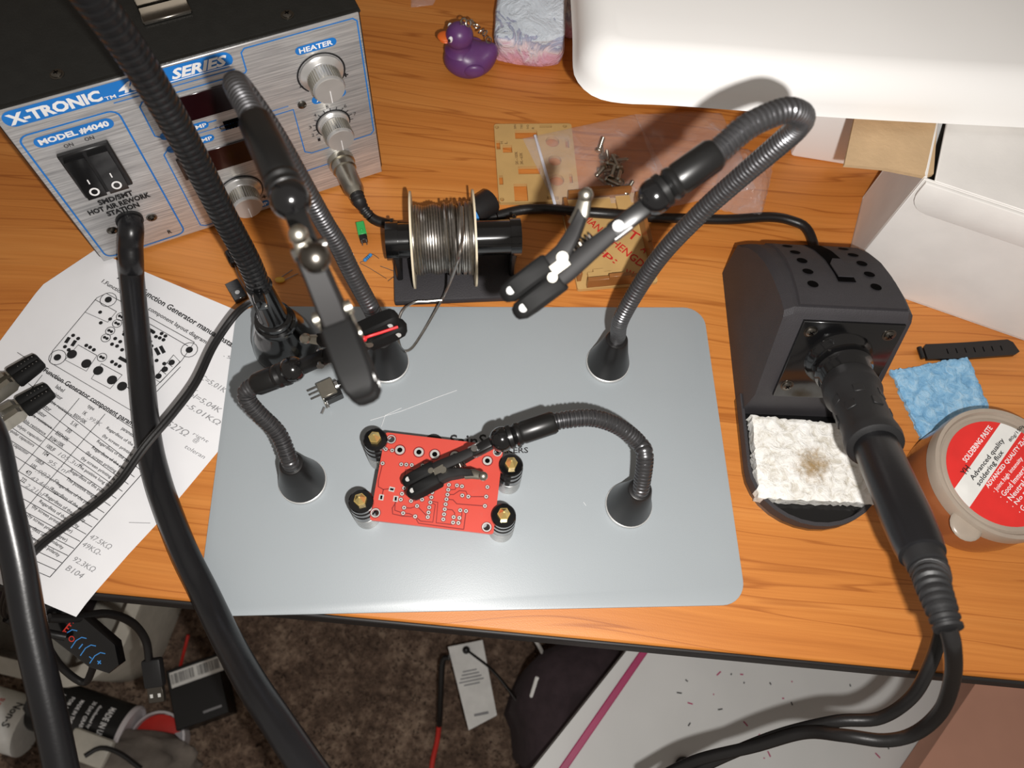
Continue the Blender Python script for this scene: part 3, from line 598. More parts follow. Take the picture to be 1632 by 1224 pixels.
# ============================================================ CLIPS AT THE LEFT EDGE
for (tp, bk, lab) in (((60, 577), (-80, 672), 'steel crocodile clip with black tip at left edge, upper of two on the sheet'), ((76, 624), (-70, 715), 'steel crocodile clip with black tip at left edge, lower of two on the sheet')):
    t_ = G(*tp, .012); b_ = G(*bk, .016); L = (t_ - b_).length; f = Fr(t_, t_ - b_, (0, 0, 1)); f = Fr(t_, t_ - b_, V((0, 0, 1)).cross(t_ - b_))
    rt = thing('crocodile_clip', lab, 'crocodile clip', (t_.x, t_.y, .004), 'steel crocodile clips at the left edge')
    for sg in (1, -1):
        m = MB()
        vs = []
        for x, y, h in ((0, sg * .0016, .0012), (-.006, sg * .0020, .0022), (-.0165, sg * .0028, .0034), (-.018, sg * .0030, .005), (-.03, sg * .0036, .005), (-.046, sg * .0062, .004)):
            vs += [f.p(x, y - .0016, -h), f.p(x, y + .0016, -h), f.p(x, y + .0016, h), f.p(x, y - .0016, h)]
        m.add(vs, [(i * 4 + j, i * 4 + (j + 1) % 4, i * 4 + 4 + (j + 1) % 4, i * 4 + 4 + j) for i in range(5) for j in range(4)] + [(3, 2, 1, 0), (20, 21, 22, 23)])
        jw = m.build('jaw', M['satin'], rt)
        m = MB(); m.tube([f.p(.0022, sg * .0022), f.p(.0012, sg * .0022), f.p(-.003, sg * .0024), f.p(-.0145, sg * .0030), f.p(-.0155, sg * .0030)], [.0018, .0034, .0040, .0044, .0038], 16); cv = m.build('rubber_tip', M['tipblk'], jw)
        m = MB()
        for i in range(5): m.ball(f.p(-.0005 - .0022 * i, sg * .0022, .0039), .0004, 8)
        m.build('dimple', M['steel'], jw)
    m = MB(); m.cyl(f.p(-.027, 0, -.0055), f.p(-.027, 0, .0055), .0022, 16); m.build('pivot', M['steel'], rt)

# ============================================================ PRINTED SHEET
pfr = Fr(G(190, 425, .0006), G(365, 545, 0) - G(190, 437, 0), (0, 1, 0))
def pq(u, v): q = G(u, v, .0006) - pfr.o; return (q.dot(pfr.x), q.dot(pfr.y))
# sheet outline: flat on the desk, then drooping over the front edge
ang = math.atan2(pfr.x.y, pfr.x.x)
rows = []
eL = [pq(148, 400), pq(60, 457), pq(0, 540), pq(-60, 640)]
m = MB()
c_tl, c_tr = G(140, 402, .0004), G(392, 497, .0004); n = 26; grid = []
def droop(q):                                          # past the desk edge the sheet bends down
    d = (q - desk.o).dot(desk.y)
    if d >= .001: return V((q.x, q.y, .0005))
    a = min(-d + .001, .08); r_ = .045; th = a / r_
    dn = desk.y * -1; e = q + desk.y * (-d + .001)
    return V((e.x, e.y, .0005)) + dn * (r_ * math.sin(th)) - V((0, 0, r_ * (1 - math.cos(th))))
right = G(145, 990, 0)
wdir = pfr.x; hd = -pfr.y
outer = [G(u, v) for u, v in ((152, 396), (392, 500), (372, 690), (262, 822), (206, 882), (148, 948), (112, 992))]
A_ = (outer[0] - pfr.o); 
# four corners in sheet coordinates
x_r = [pq(392, 500)[0]]; 
TLc, TRc = pq(152, 396), pq(392, 500)
# right margin line and bottom, taken from the visible border
RB = pq(372, 690); BB = pq(150, 946); ext = (BB[0] + (BB[0] - RB[0]) * .13, BB[1] + (BB[1] - RB[1]) * .13)
NL = 40
left_pts = [pq(150, 399), pq(66, 455), pq(0, 543), pq(-40, 610), pq(-90, 700), pq(-120, 800), pq(-150, 900), (ext[0] - .17, ext[1] - .03)]
right_pts = [pq(150, 399), pq(390, 500), pq(400, 600), pq(372, 690), pq(262, 822), pq(206, 882), pq(150, 946), ext]
def along(P, t):
    L = [0]
    for i in range(1, len(P)): L.append(L[-1] + math.hypot(P[i][0] - P[i - 1][0], P[i][1] - P[i - 1][1]))
    s = t * L[-1]
    for i in range(1, len(P)):
        if s <= L[i] + 1e-9:
            k = (s - L[i - 1]) / (L[i] - L[i - 1]); return (P[i - 1][0] + (P[i][0] - P[i - 1][0]) * k, P[i - 1][1] + (P[i][1] - P[i - 1][1]) * k)
    return P[-1]
vs = []; fs = []
for i in range(NL + 1):
    a = along(left_pts, i / NL); b = along(right_pts, i / NL)
    for j in range(NL + 1):
        k = j / NL; q = pfr.p(a[0] + (b[0] - a[0]) * k, a[1] + (b[1] - a[1]) * k, 0); vs.append(droop(q))
for i in range(NL):
    for j in range(NL): fs.append((i * (NL + 1) + j, (i + 1) * (NL + 1) + j, (i + 1) * (NL + 1) + j + 1, i * (NL + 1) + j + 1))
sheet = thing('printed_sheet', 'white printed instruction sheet with component diagram, table and pencil notes', 'paper sheet', G(170, 680))
m.add(vs, fs); m.build('paper', M['paper'], sheet, angle=80)
m = MB(); PX = Fr(pfr.o + V((0, 0, .00035)), pfr.x, pfr.y)
def ptx(t, u, v, w_=None, h=.004, **k):
    a, b = pq(u, v); m.text(t, PX, a, b, w_, h, z=.00005, **k)
def wpx(u0, v0, u1, v1): a = pq(u0, v0); b = pq(u1, v1); return math.hypot(a[0] - b[0], a[1] - b[1])
def tline(t, u0, v0, u1, v1, h, **k):                 # text between two measured points
    a = pq(u0, v0); b = pq(u1, v1); m.text(t, PX, a[0], a[1], math.hypot(b[0] - a[0], b[1] - a[1]), h, z=.00005, rot=math.degrees(math.atan2(b[1] - a[1], b[0] - a[0])), **k)
tline('XR2206 Function Generator manual Install', 186, 444, 372, 556, .0040, bold=.02)
tline('1.Function Generator component layout diagram', 160, 452, 326, 550, .0036, bold=.01)
tline('The Function Generator component parameters', 50, 584, 228, 694, .0042, bold=.02)
m.build('printed_text', M['ink'], sheet)
m = MB()
def ln(*p, wd=.0004, cl=False): m.line([pq(*q) for q in p], wd, PX, .00004, closed=cl)
def dot(u, v, r_, ri=0): a, b = pq(u, v); m.disc(a, b, r_, PX, .00005, 14, r0=ri)
# component diagram (corners of the drawn board)
ln((170, 468), (310, 546), (290, 575), (210, 655), (80, 578), (84, 560), (155, 475), cl=True)
for u, v in ((173, 478), (302, 558), (92, 570)): dot(u, v, .0052, .0048); dot(u, v, .0022)
ln((152, 478), (186, 497), (172, 514), (136, 498), cl=True)
for q in (((125, 550), (155, 567), (138, 592), (104, 574)), ((162, 580), (195, 598), (176, 620), (146, 604)), ((192, 612), (215, 624)), ((196, 530), (214, 510), (204, 500))): ln(*q, cl=len(q) > 2)
for u, v in ((115, 565), (138, 580), (157, 591), (179, 606), (195, 616)): dot(u, v, .0030)
for u, v in ((193, 505), (187, 516), (176, 528), (169, 539), (163, 570)): dot(u, v, .0030, .0026); dot(u - 2, v - 1, .0010); dot(u + 2, v + 1, .0010)
for u, v in ((138, 551), (144, 554), (150, 558), (179, 577), (185, 581), (191, 584), (160, 498), (161, 515), (176, 509), (117, 535), (125, 540), (110, 558), (104, 553), (179, 549), (184, 540), (192, 545), (198, 533), (187, 552), (195, 558), (245, 530), (249, 537), (240, 545), (242, 552), (250, 575), (262, 580), (258, 532), (264, 536), (261, 542), (255, 539)): dot(u, v, .0012)
for u0, v0, u1, v1 in ((105, 547, 111, 538), (115, 552, 121, 543), (248, 555, 254, 566), (256, 552, 262, 563), (228, 520, 244, 529), (190, 570, 203, 577)): ln((u0, v0), (u1, v1), wd=.0022)
ln((246, 604), (277, 566), (287, 577), (256, 610), cl=True); ln((256, 590), (265, 597)); ln((266, 578), (275, 585))
for u, v in ((253, 600), (263, 589), (274, 578)): dot(u, v, .0019)
ln((236, 515), (300, 552)); ln((245, 630), (288, 585))
# table rules
NR = 17
for i in range(NR):
    k = i / (NR - 1)
    a = (38 - 40 * 0 + (-30 - 38) * k * .9, 592 + 245 * k); b = (228 - (228 - 82) * k, 736 + (920 - 736) * k)
    b = (234 - 154 * k, 738 + 182 * k); a = (55 - 150 * k, 588 + 250 * k + 8)
    if i == 0: a = (28, 562); b = (262, 716)
    ln(a, b, wd=.00035)
ln((262, 716), (80, 920), wd=.00045); ln((168, 660), (-20, 885), wd=.00035); ln((127, 635), (-40, 835), wd=.00035); ln((68, 598), (-60, 760), wd=.00035)
m.build('printed_lines', M['ink'], sheet)
m = MB()
cells = [('label', 88, 618), ('resistor', 78, 626), ('Adjustable resistance', 62, 632), ('resistor', 60, 644), ('resistor', 52, 654), ('Adjustable resistance', 30, 652), ('Adjustable resistance', 20, 662), ('Electrolytic capacitor', 12, 672), ('Non-polar capacitors', 4, 682), ('Electrolytic capacitor', -10, 692), ('type', 138, 650), ('1K', 131, 660), ('B503=50K', 116, 664), ('5.1K', 112, 676), ('330', 104, 687), ('B503=50K', 88, 692), ('B104=100K', 78, 700), ('100UF', 73, 713), ('104', 68, 724), ('100UF', 56, 735), ('105', 48, 744), ('473', 40, 754), ('222', 32, 766),
         ('parameter', 192, 686), ('Regardless of the polarity', 168, 685), ('(by screen printing layer)', 162, 697), ('Regardless of the polarity', 153, 706), ('Regardless of the polarity', 145, 716), ('(by screen printing layer)', 136, 724), ('(by screen printing layer)', 128, 733), ('The positive long lines', 122, 745), ('Regardless of the polarity', 110, 753), ('The positive long lines', 104, 766), ('Regardless of the polarity', 88, 773), ('Regardless of the polarity', 80, 783), ('Regardless of the polarity', 71, 793), ('Regardless of the polarity', 61, 802), ('(by screen printing layer)', 50, 810), ('(by screen printing layer)', 42, 824), ('Regardless of the polarity', 36, 836), ('Regardless of the polarity', 30, 848)]
for t, u, v in cells:
    L = len(t) * 2.9; tline(t, u, v, u + L * .83, v + L * .55, .0024, bold=.01)
m.build('table_text', M['ink'], sheet)
m = MB()
for t, u, v, L, h in (('C=5.01K', 318, 604, 46, .0042), ('ely', 298, 618, 18, .003), ('tol=5.04K', 296, 628, 62, .0042), ('L-5.01KΩ', 288, 644, 70, .0042), ('.T', 275, 655, 10, .003), ('527Ω', 264, 678, 38, .005), ('right', 306, 694, 28, .003), ('@', 306, 704, 9, .004), ('toleran', 294, 714, 36, .003), ('.9', 356, 568, 14, .003), ('47.5KΩ', 142, 858, 38, .0038), ('49KΩ-', 130, 870, 34, .0038), ('92.3KΩ', 116, 894, 38, .0038), ('B104', 104, 908, 30, .0038), ('.993K', 139, 668, 24, .003), ('105.3uF', 92, 726, 44, .003), ('95.1nF', 76, 738, 40, .003), ('.983uF', 56, 752, 40, .003), ('43.44nF', 48, 764, 40, .003), ('2.21nF', 40, 776, 36, .003)):
    tline(t, u, v, u + L * .86, v + L * .5, h * .8, shear=.2)
ln((206, 833), (240, 834), wd=.0003)
m.build('pencil_notes', M['pencil'], sheet)

# ============================================================ SOLDER SPOOL ON HOLDER
hf = Fr(G(632, 488, 0), G(826, 480, 0) - G(632, 488, 0), (0, 1, 0)); 
sh = thing('spool_holder', 'black solder spool holder with a rough base plate and horizontal axle tube', 'spool holder', hf.p(.039, .028))
m = MB(); m.box((.0385, .030, .003), (.079, .060, .006), hf, .001, 2); m.build('base', M['matte'], sh)
ax = .034; ay = .0265
for x in (.003, .0755): m = MB(); m.box((x, ay, .019), (.004, .022, .030), hf, .001, 1); m.build('side_bracket', M['black'], sh)
m = MB(); m.tube([hf.p(-.0015, ay, ax), hf.p(.0785, ay, ax)], .0108, 36); m.build('axle_tube', M['gloss'], sh)
for x0, x1 in ((-.0030, .0045), (.0735, .0800)):
    m = MB(); m.tube([hf.p(x0, ay, ax), hf.p(x1, ay, ax)], .0118, 36); m.box(((x0 + x1) / 2, ay + .011, ax + .004), (.002, .004, .004), hf, .0004, 1); m.build('end_cap', M['gloss'], sh)
sp = thing('solder_spool', 'cream flanged spool wound with silver solder wire, threaded on the black axle', 'solder spool', hf.p(.031, ay, ax - .0298))
sfz = Fr(hf.p(0, ay, ax), hf.y, V((0, 0, 1))); sfz.z = hf.x
for x in (.0125, .0505):
    m = MB(); m.lathe([(.0110, x), (.0298, x), (.0298, x + .0012), (.0110, x + .0012)], sfz, 56); m.build('flange', M['cream'], sp)
m = MB(); pts = []; n = 30
m.lathe([(.0195, .0138), (.0195, .0503)], sfz, 40)
for i in range(23 * 26 + 1):
    a = 2 * math.pi * i / 26; x = .0145 + .0355 * i / (23 * 26); r_ = .0205 + .0006 * math.sin(i * .037) + .0003 * math.sin(i * .21)
    pts.append(sfz.p(r_ * math.cos(a), r_ * math.sin(a), x))
m.tube(pts, .00085, 6)
pts = []
for i in range(9 * 26 + 1):
    a = 2 * math.pi * i / 26; x = .016 + .033 * (math.sin(i * .0117) * .5 + .5); pts.append(sfz.p(.0222 * math.cos(a), .0222 * math.sin(a), x))
m.tube(pts, .0008, 6); m.build('wound_wire', M['tin'], sp)
m = MB(); m.tube(smooth([D(736, 330, .415), D(737, 375, .400), D(728, 420, .405), G(712, 462, .022), G(697, 490, .010), G(675, 528, .004), G(655, 556, .0028), G(640, 556, .0028), G(634, 530, .003), G(640, 498, .006), G(660, 482, .012), G(682, 480, .012), G(705, 478, .012)], .0015), .00085, 8); m.build('loose_wire_end', M['tin'], sp)
# dark knob behind the spool
m = MB(); kf = Fr(G(745, 345, .012), G(780, 322, .012) - G(745, 345, .012), (0, 0, 1)); kx = kf.x
bt = thing('cap_bottle', 'black capped tube with a blue ring lying behind the solder spool', 'capped tube', G(755, 340, 0))
m.tube([kf.p(.004, 0), kf.p(.0045, 0), kf.p(.020, 0), kf.p(.0215, 0)], [.0078, .0086, .0086, .0075], 28); m.build('cap', M['rubber'], bt)
m = MB(); m.tube([kf.p(.0015, 0), kf.p(.0038, 0)], .0080, 28); m.build('blue_ring', M['glyphblue'], bt)
m = MB(); m.tube([kf.p(-.022, 0), kf.p(.0015, 0)], .0072, 24); m.build('barrel', M['rubber'], bt)

# ============================================================ ACRYLIC PANELS
af = Fr(G(795, 327, .0006), G(925, 325) - G(795, 327), (0, 1, 0))
def ac(u, v, f=af, z=.003): q = G(u, v, z) - f.o; return (q.dot(f.x), q.dot(f.y))
def c3(x, y): return ac(600 + x / 3.825, 180 + y / 3.825)
W_, H_ = ac(925, 325)[0], ac(850, 198)[1]
def rc(x0, y0, x1, y1): a = c3(x0, y0); b = c3(x1, y1); X0, X1 = sorted((a[0], b[0])); Y0, Y1 = sorted((a[1], b[1])); return [(X0, Y0), (X1, Y0), (X1, Y1), (X0, Y1)]
m = MB(); holes = [rc(842, 108, 982, 160), rc(728, 170, 755, 225), rc(768, 198, 828, 245), rc(745, 382, 773, 440), rc(862, 328, 1000, 375), rc(835, 435, 925, 540), circ(*c3(1072, 178), .0049), circ(*c3(1087, 292), .0047), circ(*c3(1100, 412), .0050), rc(1148, 162, 1175, 215), rc(1172, 375, 1198, 430), circ(*c3(733, 90), .0015), circ(*c3(1147, 84), .0015), circ(*c3(765, 530), .0015), rc(992, 76, 1068, 92), rc(1040, 512, 1110, 530)]
m.holed(rrect(0, 0, W_, H_, .002, 4), holes, 0, .003, af)
ap = thing('laser_cut_plate', 'tan laser-cut acrylic plate lying flat with round and square cutouts, under the clear bag', 'acrylic plate', G(855, 265))
m.build('panel', M['acrylic'], ap, angle=30)
m = MB(); 
def et(t, x, y, w_, h, rot=0): a = c3(x, y); m.text(t, af, a[0], a[1], w_, h, rot=rot, z=.00315)
et('5K~100K', 866, 318, .0115, .0022, 90); et('3K~65K', 895, 318, .0105, .0022, 90); et('SIN', 852, 102, .004, .0016, 90); et('TRI', 892, 102, .004, .0016, 90); et('SQ', 930, 102, .004, .0016, 90); et('R', 962, 102, .0018, .0018, 90); et('H', 772, 192, .002, .002, 90); et('L', 798, 192, .002, .002, 90)
m.build('engraving', M['engrave'], ap)
bf2 = Fr(G(920, 465, .0006), G(1047, 453) - G(920, 465), (0, 1, 0))
bxs = thing('acrylic_case', 'partly assembled tan acrylic case tray with red lettering on its protective paper', 'acrylic case', G(980, 390))
BW = (G(1047, 453) - G(920, 465)).length; BH = (G(905, 320) - G(920, 465)).length
m = MB(); m.prism(rrect(0, 0, BW, BH, .0015, 3), 0, .0028, bf2); m.build('base_panel', M['acrylic'], bxs)
for x, y, sx, sy in ((.0018, BH / 2, .0028, BH - .012), (BW - .0018, BH / 2, .0028, BH - .012), (BW / 2, .0018, BW - .012, .0028), (BW / 2, BH - .0018, BW - .01, .0028)):
    m = MB(); m.box((x, y, .0028 + .0045), (sx, sy, .009), bf2, .0002, 1)
    m.box((x, y, .0028 + .0100), (min(sx, .5) if sx < .004 else sx * .35, sy if sy < .004 else sy * .35, .0025), bf2, .0002, 1); m.build('side_wall', M['acredge'], bxs)
m = MB()
m.prism([(.008, .004), (.024, .004), (.024, .010), (.019, .010), (.019, .0125), (.012, .0125), (.012, .0105), (.008, .0105)], .003, .0058, bf2); m.build('loose_strip', M['acrylic'], bxs)
m = MB(); m.prism([(.004, BH - .016), (BW - .02, BH - .016), (BW - .02, BH - .004), (.004, BH - .004)], .003, .0058, bf2); m.build('loose_strip', M['acrylic'], bxs)
m = MB(); m.prism([(BW - .016, BH - .018), (BW - .006, BH - .018), (BW - .006, BH - .004), (BW - .016, BH - .004)], .003, .0060, bf2); m.build('loose_strip', M['acrylic'], bxs)

m = MB()
def c9(x, y): q = G(880 + x / 6.444, 290 + y / 6.444, .0032) - bf2.o; return (q.dot(bf2.x), q.dot(bf2.y))
def rt_(t, x0, y0, x1, y1, h):
    a = c9(x0, y0); b = c9(x1, y1); m.text(t, bf2, a[0], a[1], math.hypot(b[0] - a[0], b[1] - a[1]), h, rot=math.degrees(math.atan2(b[1] - a[1], b[0] - a[0])), z=.0031, bold=.012)
rt_('HIAN', 300, 375, 470, 520, .0055); rt_('HENGDI', 600, 640, 925, 900, .0058); rt_('ST', 690, 520, 850, 620, .0075); rt_('A', 900, 700, 940, 740, .006); rt_('http:', 320, 600, 620, 860, .0068); rt_('W', 730, 980, 810, 1010, .007)
m.build('lettering', M['redink'], bxs)

# ============================================================ CLEAR BAGS + SCREWS
def film(name, poly, zf, label, parent=None, n=26, jag=0):
    """a pillowed clear bag: two sheets sharing a rim, from four corner points"""
    a, b, c, d = [V(q) for q in poly]; m = MB(); rn = random.Random(len(name) + int(a.x * 1e4))
    ph = [(rn.uniform(20, 90), rn.uniform(20, 90), rn.uniform(0, 6)) for _ in range(6)]
    for side in (0, 1):
        vs = []; fs = []
        for i in range(n + 1):
            for j in range(n + 1):
                s, t = i / n, j / n; q = a.lerp(b, s).lerp(d.lerp(c, s), t); e = (16 * s * (1 - s) * t * (1 - t)) ** .5
                wv = sum(math.sin(q.x * k1 + q.y * k2 + p_) for k1, k2, p_ in ph) / 6
                z = q.z + (zf * e * (1 + .5 * wv) + jag * e * (rn.random() - .5) if side else 0.0004 * e)
                vs.append((q.x + jag * (1 - e) * (rn.random() - .5) * .5, q.y + jag * (1 - e) * (rn.random() - .5) * .5, z))
        for i in range(n):
            for j in range(n): fs.append((i * (n + 1) + j, (i + 1) * (n + 1) + j, (i + 1) * (n + 1) + j + 1, i * (n + 1) + j + 1))
        m.add(vs, fs)
    return m
bg = thing('clear_zip_bag', 'clear zip bag holding small screws, its white strip lying on the tan plate', 'plastic bag', G(960, 260))
m = film('a', (G(833, 221, .0045), G(1012, 182, .004), G(1085, 320, .004), G(885, 327, .0045)), .006, '')
m.build('film', M['clear'], bg, angle=180)
m = MB(); a, b = G(852, 215, .0052), G(884, 326, .0052); zf_ = Fr(a, b - a, (1, 0, 0)); L = (b - a).length
m.box((L / 2, 0, 0), (L, .0016, .0008), zf_, .0003, 1); m.box((L / 2, .0009, 0), (L, .0006, .0010), zf_, .0002, 1); m.build('zip_strip', M['zip'], bg)
m = film('bc', (G(1012, 182, .003), G(1150, 180, .003), G(1205, 300, .003), G(1068, 330, .003)), .012, '')
tag(m.build('clear_bag', M['clear'], angle=180), 'clear empty plastic bag lying beneath the clip arm, right of the zip bag', 'plastic bag')
m = film('xyz', (G(1150, 232, .003), G(1232, 262, .003), G(1212, 352, .003), G(1135, 330, .003)), .020, '', jag=.004)
cbg = m.build('clear_bag', M['clear'], angle=60); tag(cbg, 'crumpled clear plastic bag behind the tall right gooseneck', 'plastic bag')
m = MB(); pr = None
def screw_obj(pos, ang, label, proto=[None]):
    if proto[0] is None:
        m = MB(); f = Fr((0, 0, 0), (0, 1, 0), (0, 0, 1)); f.z = V((1, 0, 0))
        m.lathe([(.0024, -.0016), (.0026, -.0012), (.0026, 0), (.0013, 0)] + [(.0013 + .0002 * (i % 2), .0004 * i) for i in range(1, 24)] + [(.0005, .0102)], f, 12)
        o = m.build('machine_screw', M['satin'], None, origin=(0, 0, 0)); tag(o, label, 'screw', 'small steel screws in the clear zip bag'); proto[0] = o
    else:
        o = proto[0].copy(); COL.objects.link(o); o['label'] = label
    o.location = pos; o.rotation_euler = (0, random.uniform(-.35, .1), ang); return o
for i in range(26):
    u = 975 + max(-20, min(24, random.gauss(0, 13))); v = 270 + max(-26, min(26, random.gauss(0, 15))) + (u - 975) * .5
    screw_obj(G(u, v, .0028 + .0032 * (i % 3)), random.uniform(0, 6.28), 'small steel machine screw in the heap inside the clear zip bag')

# ============================================================ DUCK, SOAP
dk0 = G(746, 134, 0); df = yawfr(dk0 + V((.001, .013, 0)), 182)   # x = where it faces (left)
duck = thing('rubber_duck', 'small purple rubber duck keyring with an orange bill standing on the desk', 'duck', df.o)
m = MB(); b = bmesh.new(); bmesh.ops.create_uvsphere(b, u_segments=36, v_segments=24, radius=1)
for q in b.verts:
    x, y, z = q.co; r_ = 1
    tail = max(0, -x - .45) ** 1.2 * max(0, z + .3)
    q.co = V((x * .0190 - tail * .010, y * .0150 * (1 - .15 * max(0, -x)), max(z * .0130, -.0118) + .0118 + tail * .018))
    hd = max(0, x) * max(0, z); q.co += V((hd * -.001, 0, hd * .004))
m.bm(b, df)
b = bmesh.new(); bmesh.ops.create_uvsphere(b, u_segments=28, v_segments=20, radius=.0098)
for q in b.verts: q.co = V((q.co.x * 1.02 + .0072, q.co.y * .98, q.co.z + .0325))
m.bm(b, df)
m.lathe([(.0112, .0205), (.0086, .0235), (.0078, .0260), (.0086, .0290)], Fr(df.p(.0068, 0, 0)), 28); body = m.build('body', M['purple'], duck, angle=80)
for sg in (1, -1): m = MB(); m.ball(df.p(-.003, sg * .0136, .0130), .0078, 20, sc=(1, .38, .72), fr=df); m.build('wing', M['purple'], body)
m = MB(); m.ball(df.p(.0175, 0, .0320), .0055, 18, sc=(1.0, .95, .34), fr=df); m.ball(df.p(.0170, 0, .0295), .0046, 16, sc=(1, .9, .3), fr=df); m.build('bill', M['orange'], duck)
for sg in (1, -1):
    m = MB(); m.ball(df.p(.0135, sg * .0066, .0352), .0026, 16, sc=(.7, .55, 1), fr=df); e = m.build('eye', M['white'], duck); m = MB(); m.ball(df.p(.0144, sg * .0074, .0352), .0014, 12, sc=(.7, .7, 1), fr=df); m.build('pupil', M['ink'], e)
m = MB()
for i in range(9):
    c = df.p(.004 - .0030 * i, -.001 + .0015 * math.sin(i * 2.1), .0440 - .00045 * i * i); rz = Fr(c, (math.cos(i), math.sin(i), .3), (-math.sin(i), math.cos(i) * .3, 1))
    m.tube([rz.p(.0021 * math.cos(t * .5236), .0021 * math.sin(t * .5236)) for t in range(13)], .00055, 6, cap=False)
m.cyl(df.p(.006, 0, .041), df.p(.006, 0, .0445), .0009, 10); m.build('key_chain', M['satin'], duck)
# painted soap block
t = Nt('marbled_soap'); v_ = t.coord(); n1 = t.noise(v_, 38, 5, .6, 2.2); sx = t.n('ShaderNodeSeparateXYZ'); t.l(v_, sx.inputs[0])
mt = t.n('ShaderNodeMath', operation='MULTIPLY_ADD'); mt.inputs[1].default_value = 20; t.l(sx.outputs['Z'], mt.inputs[0]); t.l(n1, mt.inputs[2])
t.l(t.ramp(mt.outputs[0], [(.45, srgb(240, 176, 186)), (.72, srgb(222, 176, 200)), (.86, srgb(238, 226, 232)), (.98, srgb(150, 160, 190)), (1.0, srgb(214, 224, 234))]), t.b.inputs['Base Color']); t.b.inputs['Roughness'].default_value = .4; t.bump(n1, .8, .006)
soap = MB(); sfm = Fr(G(842, 106, 0), (1, -.06, 0), (0, 1, 0)); b = bmesh.new(); bmesh.ops.create_cube(b, size=1)
for q in b.verts: q.co = V((q.co.x * .052, q.co.y * .055, q.co.z * .036))
bmesh.ops.bevel(b, geom=list(b.edges), offset=.007, segments=3, profile=.6, affect='EDGES'); bmesh.ops.subdivide_edges(b, edges=list(b.edges), cuts=3, use_grid_fill=True)
from mathutils import noise as mn
for q in b.verts:
    k = mn.noise(q.co * 55) * .0035 + mn.noise(q.co * 140) * .0012; n_ = q.co.normalized(); up = max(0, q.co.z)
    q.co += n_ * k; q.co.z += .009 * math.sin(q.co.y * 50 + q.co.x * 30) * (up / .018); q.co += V((0, .0275 - .003 * math.cos(q.co.x * 55), .018))
    q.co.z = max(q.co.z, 0)
soap.bm(b, sfm); tag(soap.build('soap_block', t.mat, angle=60), 'lumpy marbled pink and pale blue block beside the purple duck', 'soap block')
soap = MB(); sfm = Fr(G(905, 60, 0), (1, -.4, 0), (0.4, 1, 0)); soap.box((-.002, .022, .012), (.016, .05, .024), sfm, .004, 3); tag(soap.build('soap_block', t.mat, angle=60), 'narrow pink block between the marbled block and the white appliance', 'soap block')
m = MB(); cf2 = G(708, 4, .001); m = film('q', (G(655, -14, .001), G(705, -20, .001), G(690, 8, .001), G(655, 12, .001)), .003, ''); tag(m.build('clear_wrapper', M['clear'], angle=60), 'scrap of clear wrapper at the top edge beside the station', 'wrapper')
# ============================================================ CARTON, WHITE APPLIANCE
cF = Fr((.3998, .2142, 0), (.5134 - .3998, .1659 - .2142, 0), (0, 1, 0)); CH = .103
ct = thing('cardboard_box', 'white cardboard carton with an open brown-lined flap at right', 'carton', cF.p(.15, .05)); CW = .34; CD = .072
m = MB(); m.box((CW / 2, .0009, CH / 2), (CW, .0018, CH), cF, .0004, 1); m.build('front_wall', M['card'], ct)
m = MB(); m.box((.0009, CD / 2, CH / 2), (.0018, CD - .004, CH), cF, .0004, 1); m.build('side_wall', M['card'], ct)
m = MB(); m.box((CW / 2, CD, CH / 2), (CW, .0018, CH), cF, .0004, 1); m.box((CW / 2, CD / 2, .0012), (CW, CD, .0018), cF); m.box((CW, CD / 2, CH / 2), (.0018, CD, CH), cF); m.build('rear_wall', M['card'], ct)
m = MB(); m.box((CW / 2 + .003, CD / 2, CH - .0005), (CW - .006, CD - .002, .0018), cF, .0004, 1); m.build('top_panel', M['card'], ct)
tk = Fr(cF.p(0, -.0012, 0), cF.x, (0, 0, 1)); tp_ = [(.001, CH + .001), (.001, CH - .008)] + [(.001 + .012 * (1 - math.cos(R(a))), CH - .008 - .013 * math.sin(R(a))) for a in range(10, 91, 16)] + [(CW, CH - .021), (CW, CH + .001)]
m = MB(); m.prism(tp_, .0006, .0026, tk, bev=.0004); m.build('tuck_flap', M['card'], ct)
# brown flap opened to the left
m = MB(); fp = [G(1488, 277, CH), G(1476, 281, CH), G(1410, 268, CH - .002), G(1346, 262, CH - .004), G(1356, 215, CH - .003), G(1366, 170, CH - .002), G(1496, 170, CH)]
m.add([q for q in fp] + [q - V((0, 0, .0022)) for q in fp], [tuple(range(6, -1, -1)), tuple(range(7, 14))] + [(i, (i + 1) % 7, 7 + (i + 1) % 7, 7 + i) for i in range(7)]); m.build('brown_flap', M['kraft'], ct, label='brown inner face of the torn flap')
# white block behind
m = MB(); wb = [G(1258, 250, 0), G(1345, 264, 0)]; wf = Fr(wb[0], wb[1] - wb[0], (0, 1, 0)); Lw = (wb[1] - wb[0]).length
m.box((Lw / 2 + .02, .030, .030), (Lw + .04, .060, .060), wf, .003, 2); m.box((Lw / 2 + .02, .030, .061), (Lw + .036, .056, .004), wf, .001, 1)
tag(m.build('white_block', M['whiteplastic']), 'white plastic block standing between the brown flap and the gooseneck loop', 'block')
AZ = .1065
def az(u, v): q = G(u, v, AZ); return (q.x, q.y)
x0 = az(912, 40)[0]; lf = az(1000, 167); rf = az(1632, 205); sl_ = (rf[1] - lf[1]) / (rf[0] - lf[0])
out = [(x0 + .004, .62)]; 
out = [(x0 + .006, .66), az(909, 0), az(912, 60), az(913, 112), az(921, 134), az(939, 152), az(962, 162), az(1000, 167.5), az(1080, 171), az(1340, 190), az(1632, 205.5), (rf[0] + .25, rf[1] + sl_ * .25), (rf[0] + .25, .66)]
out = out[::-1]
app = thing('white_appliance', 'large white rounded plastic appliance at upper right, glaring under the flash', 'appliance', (.5, .45, 0))
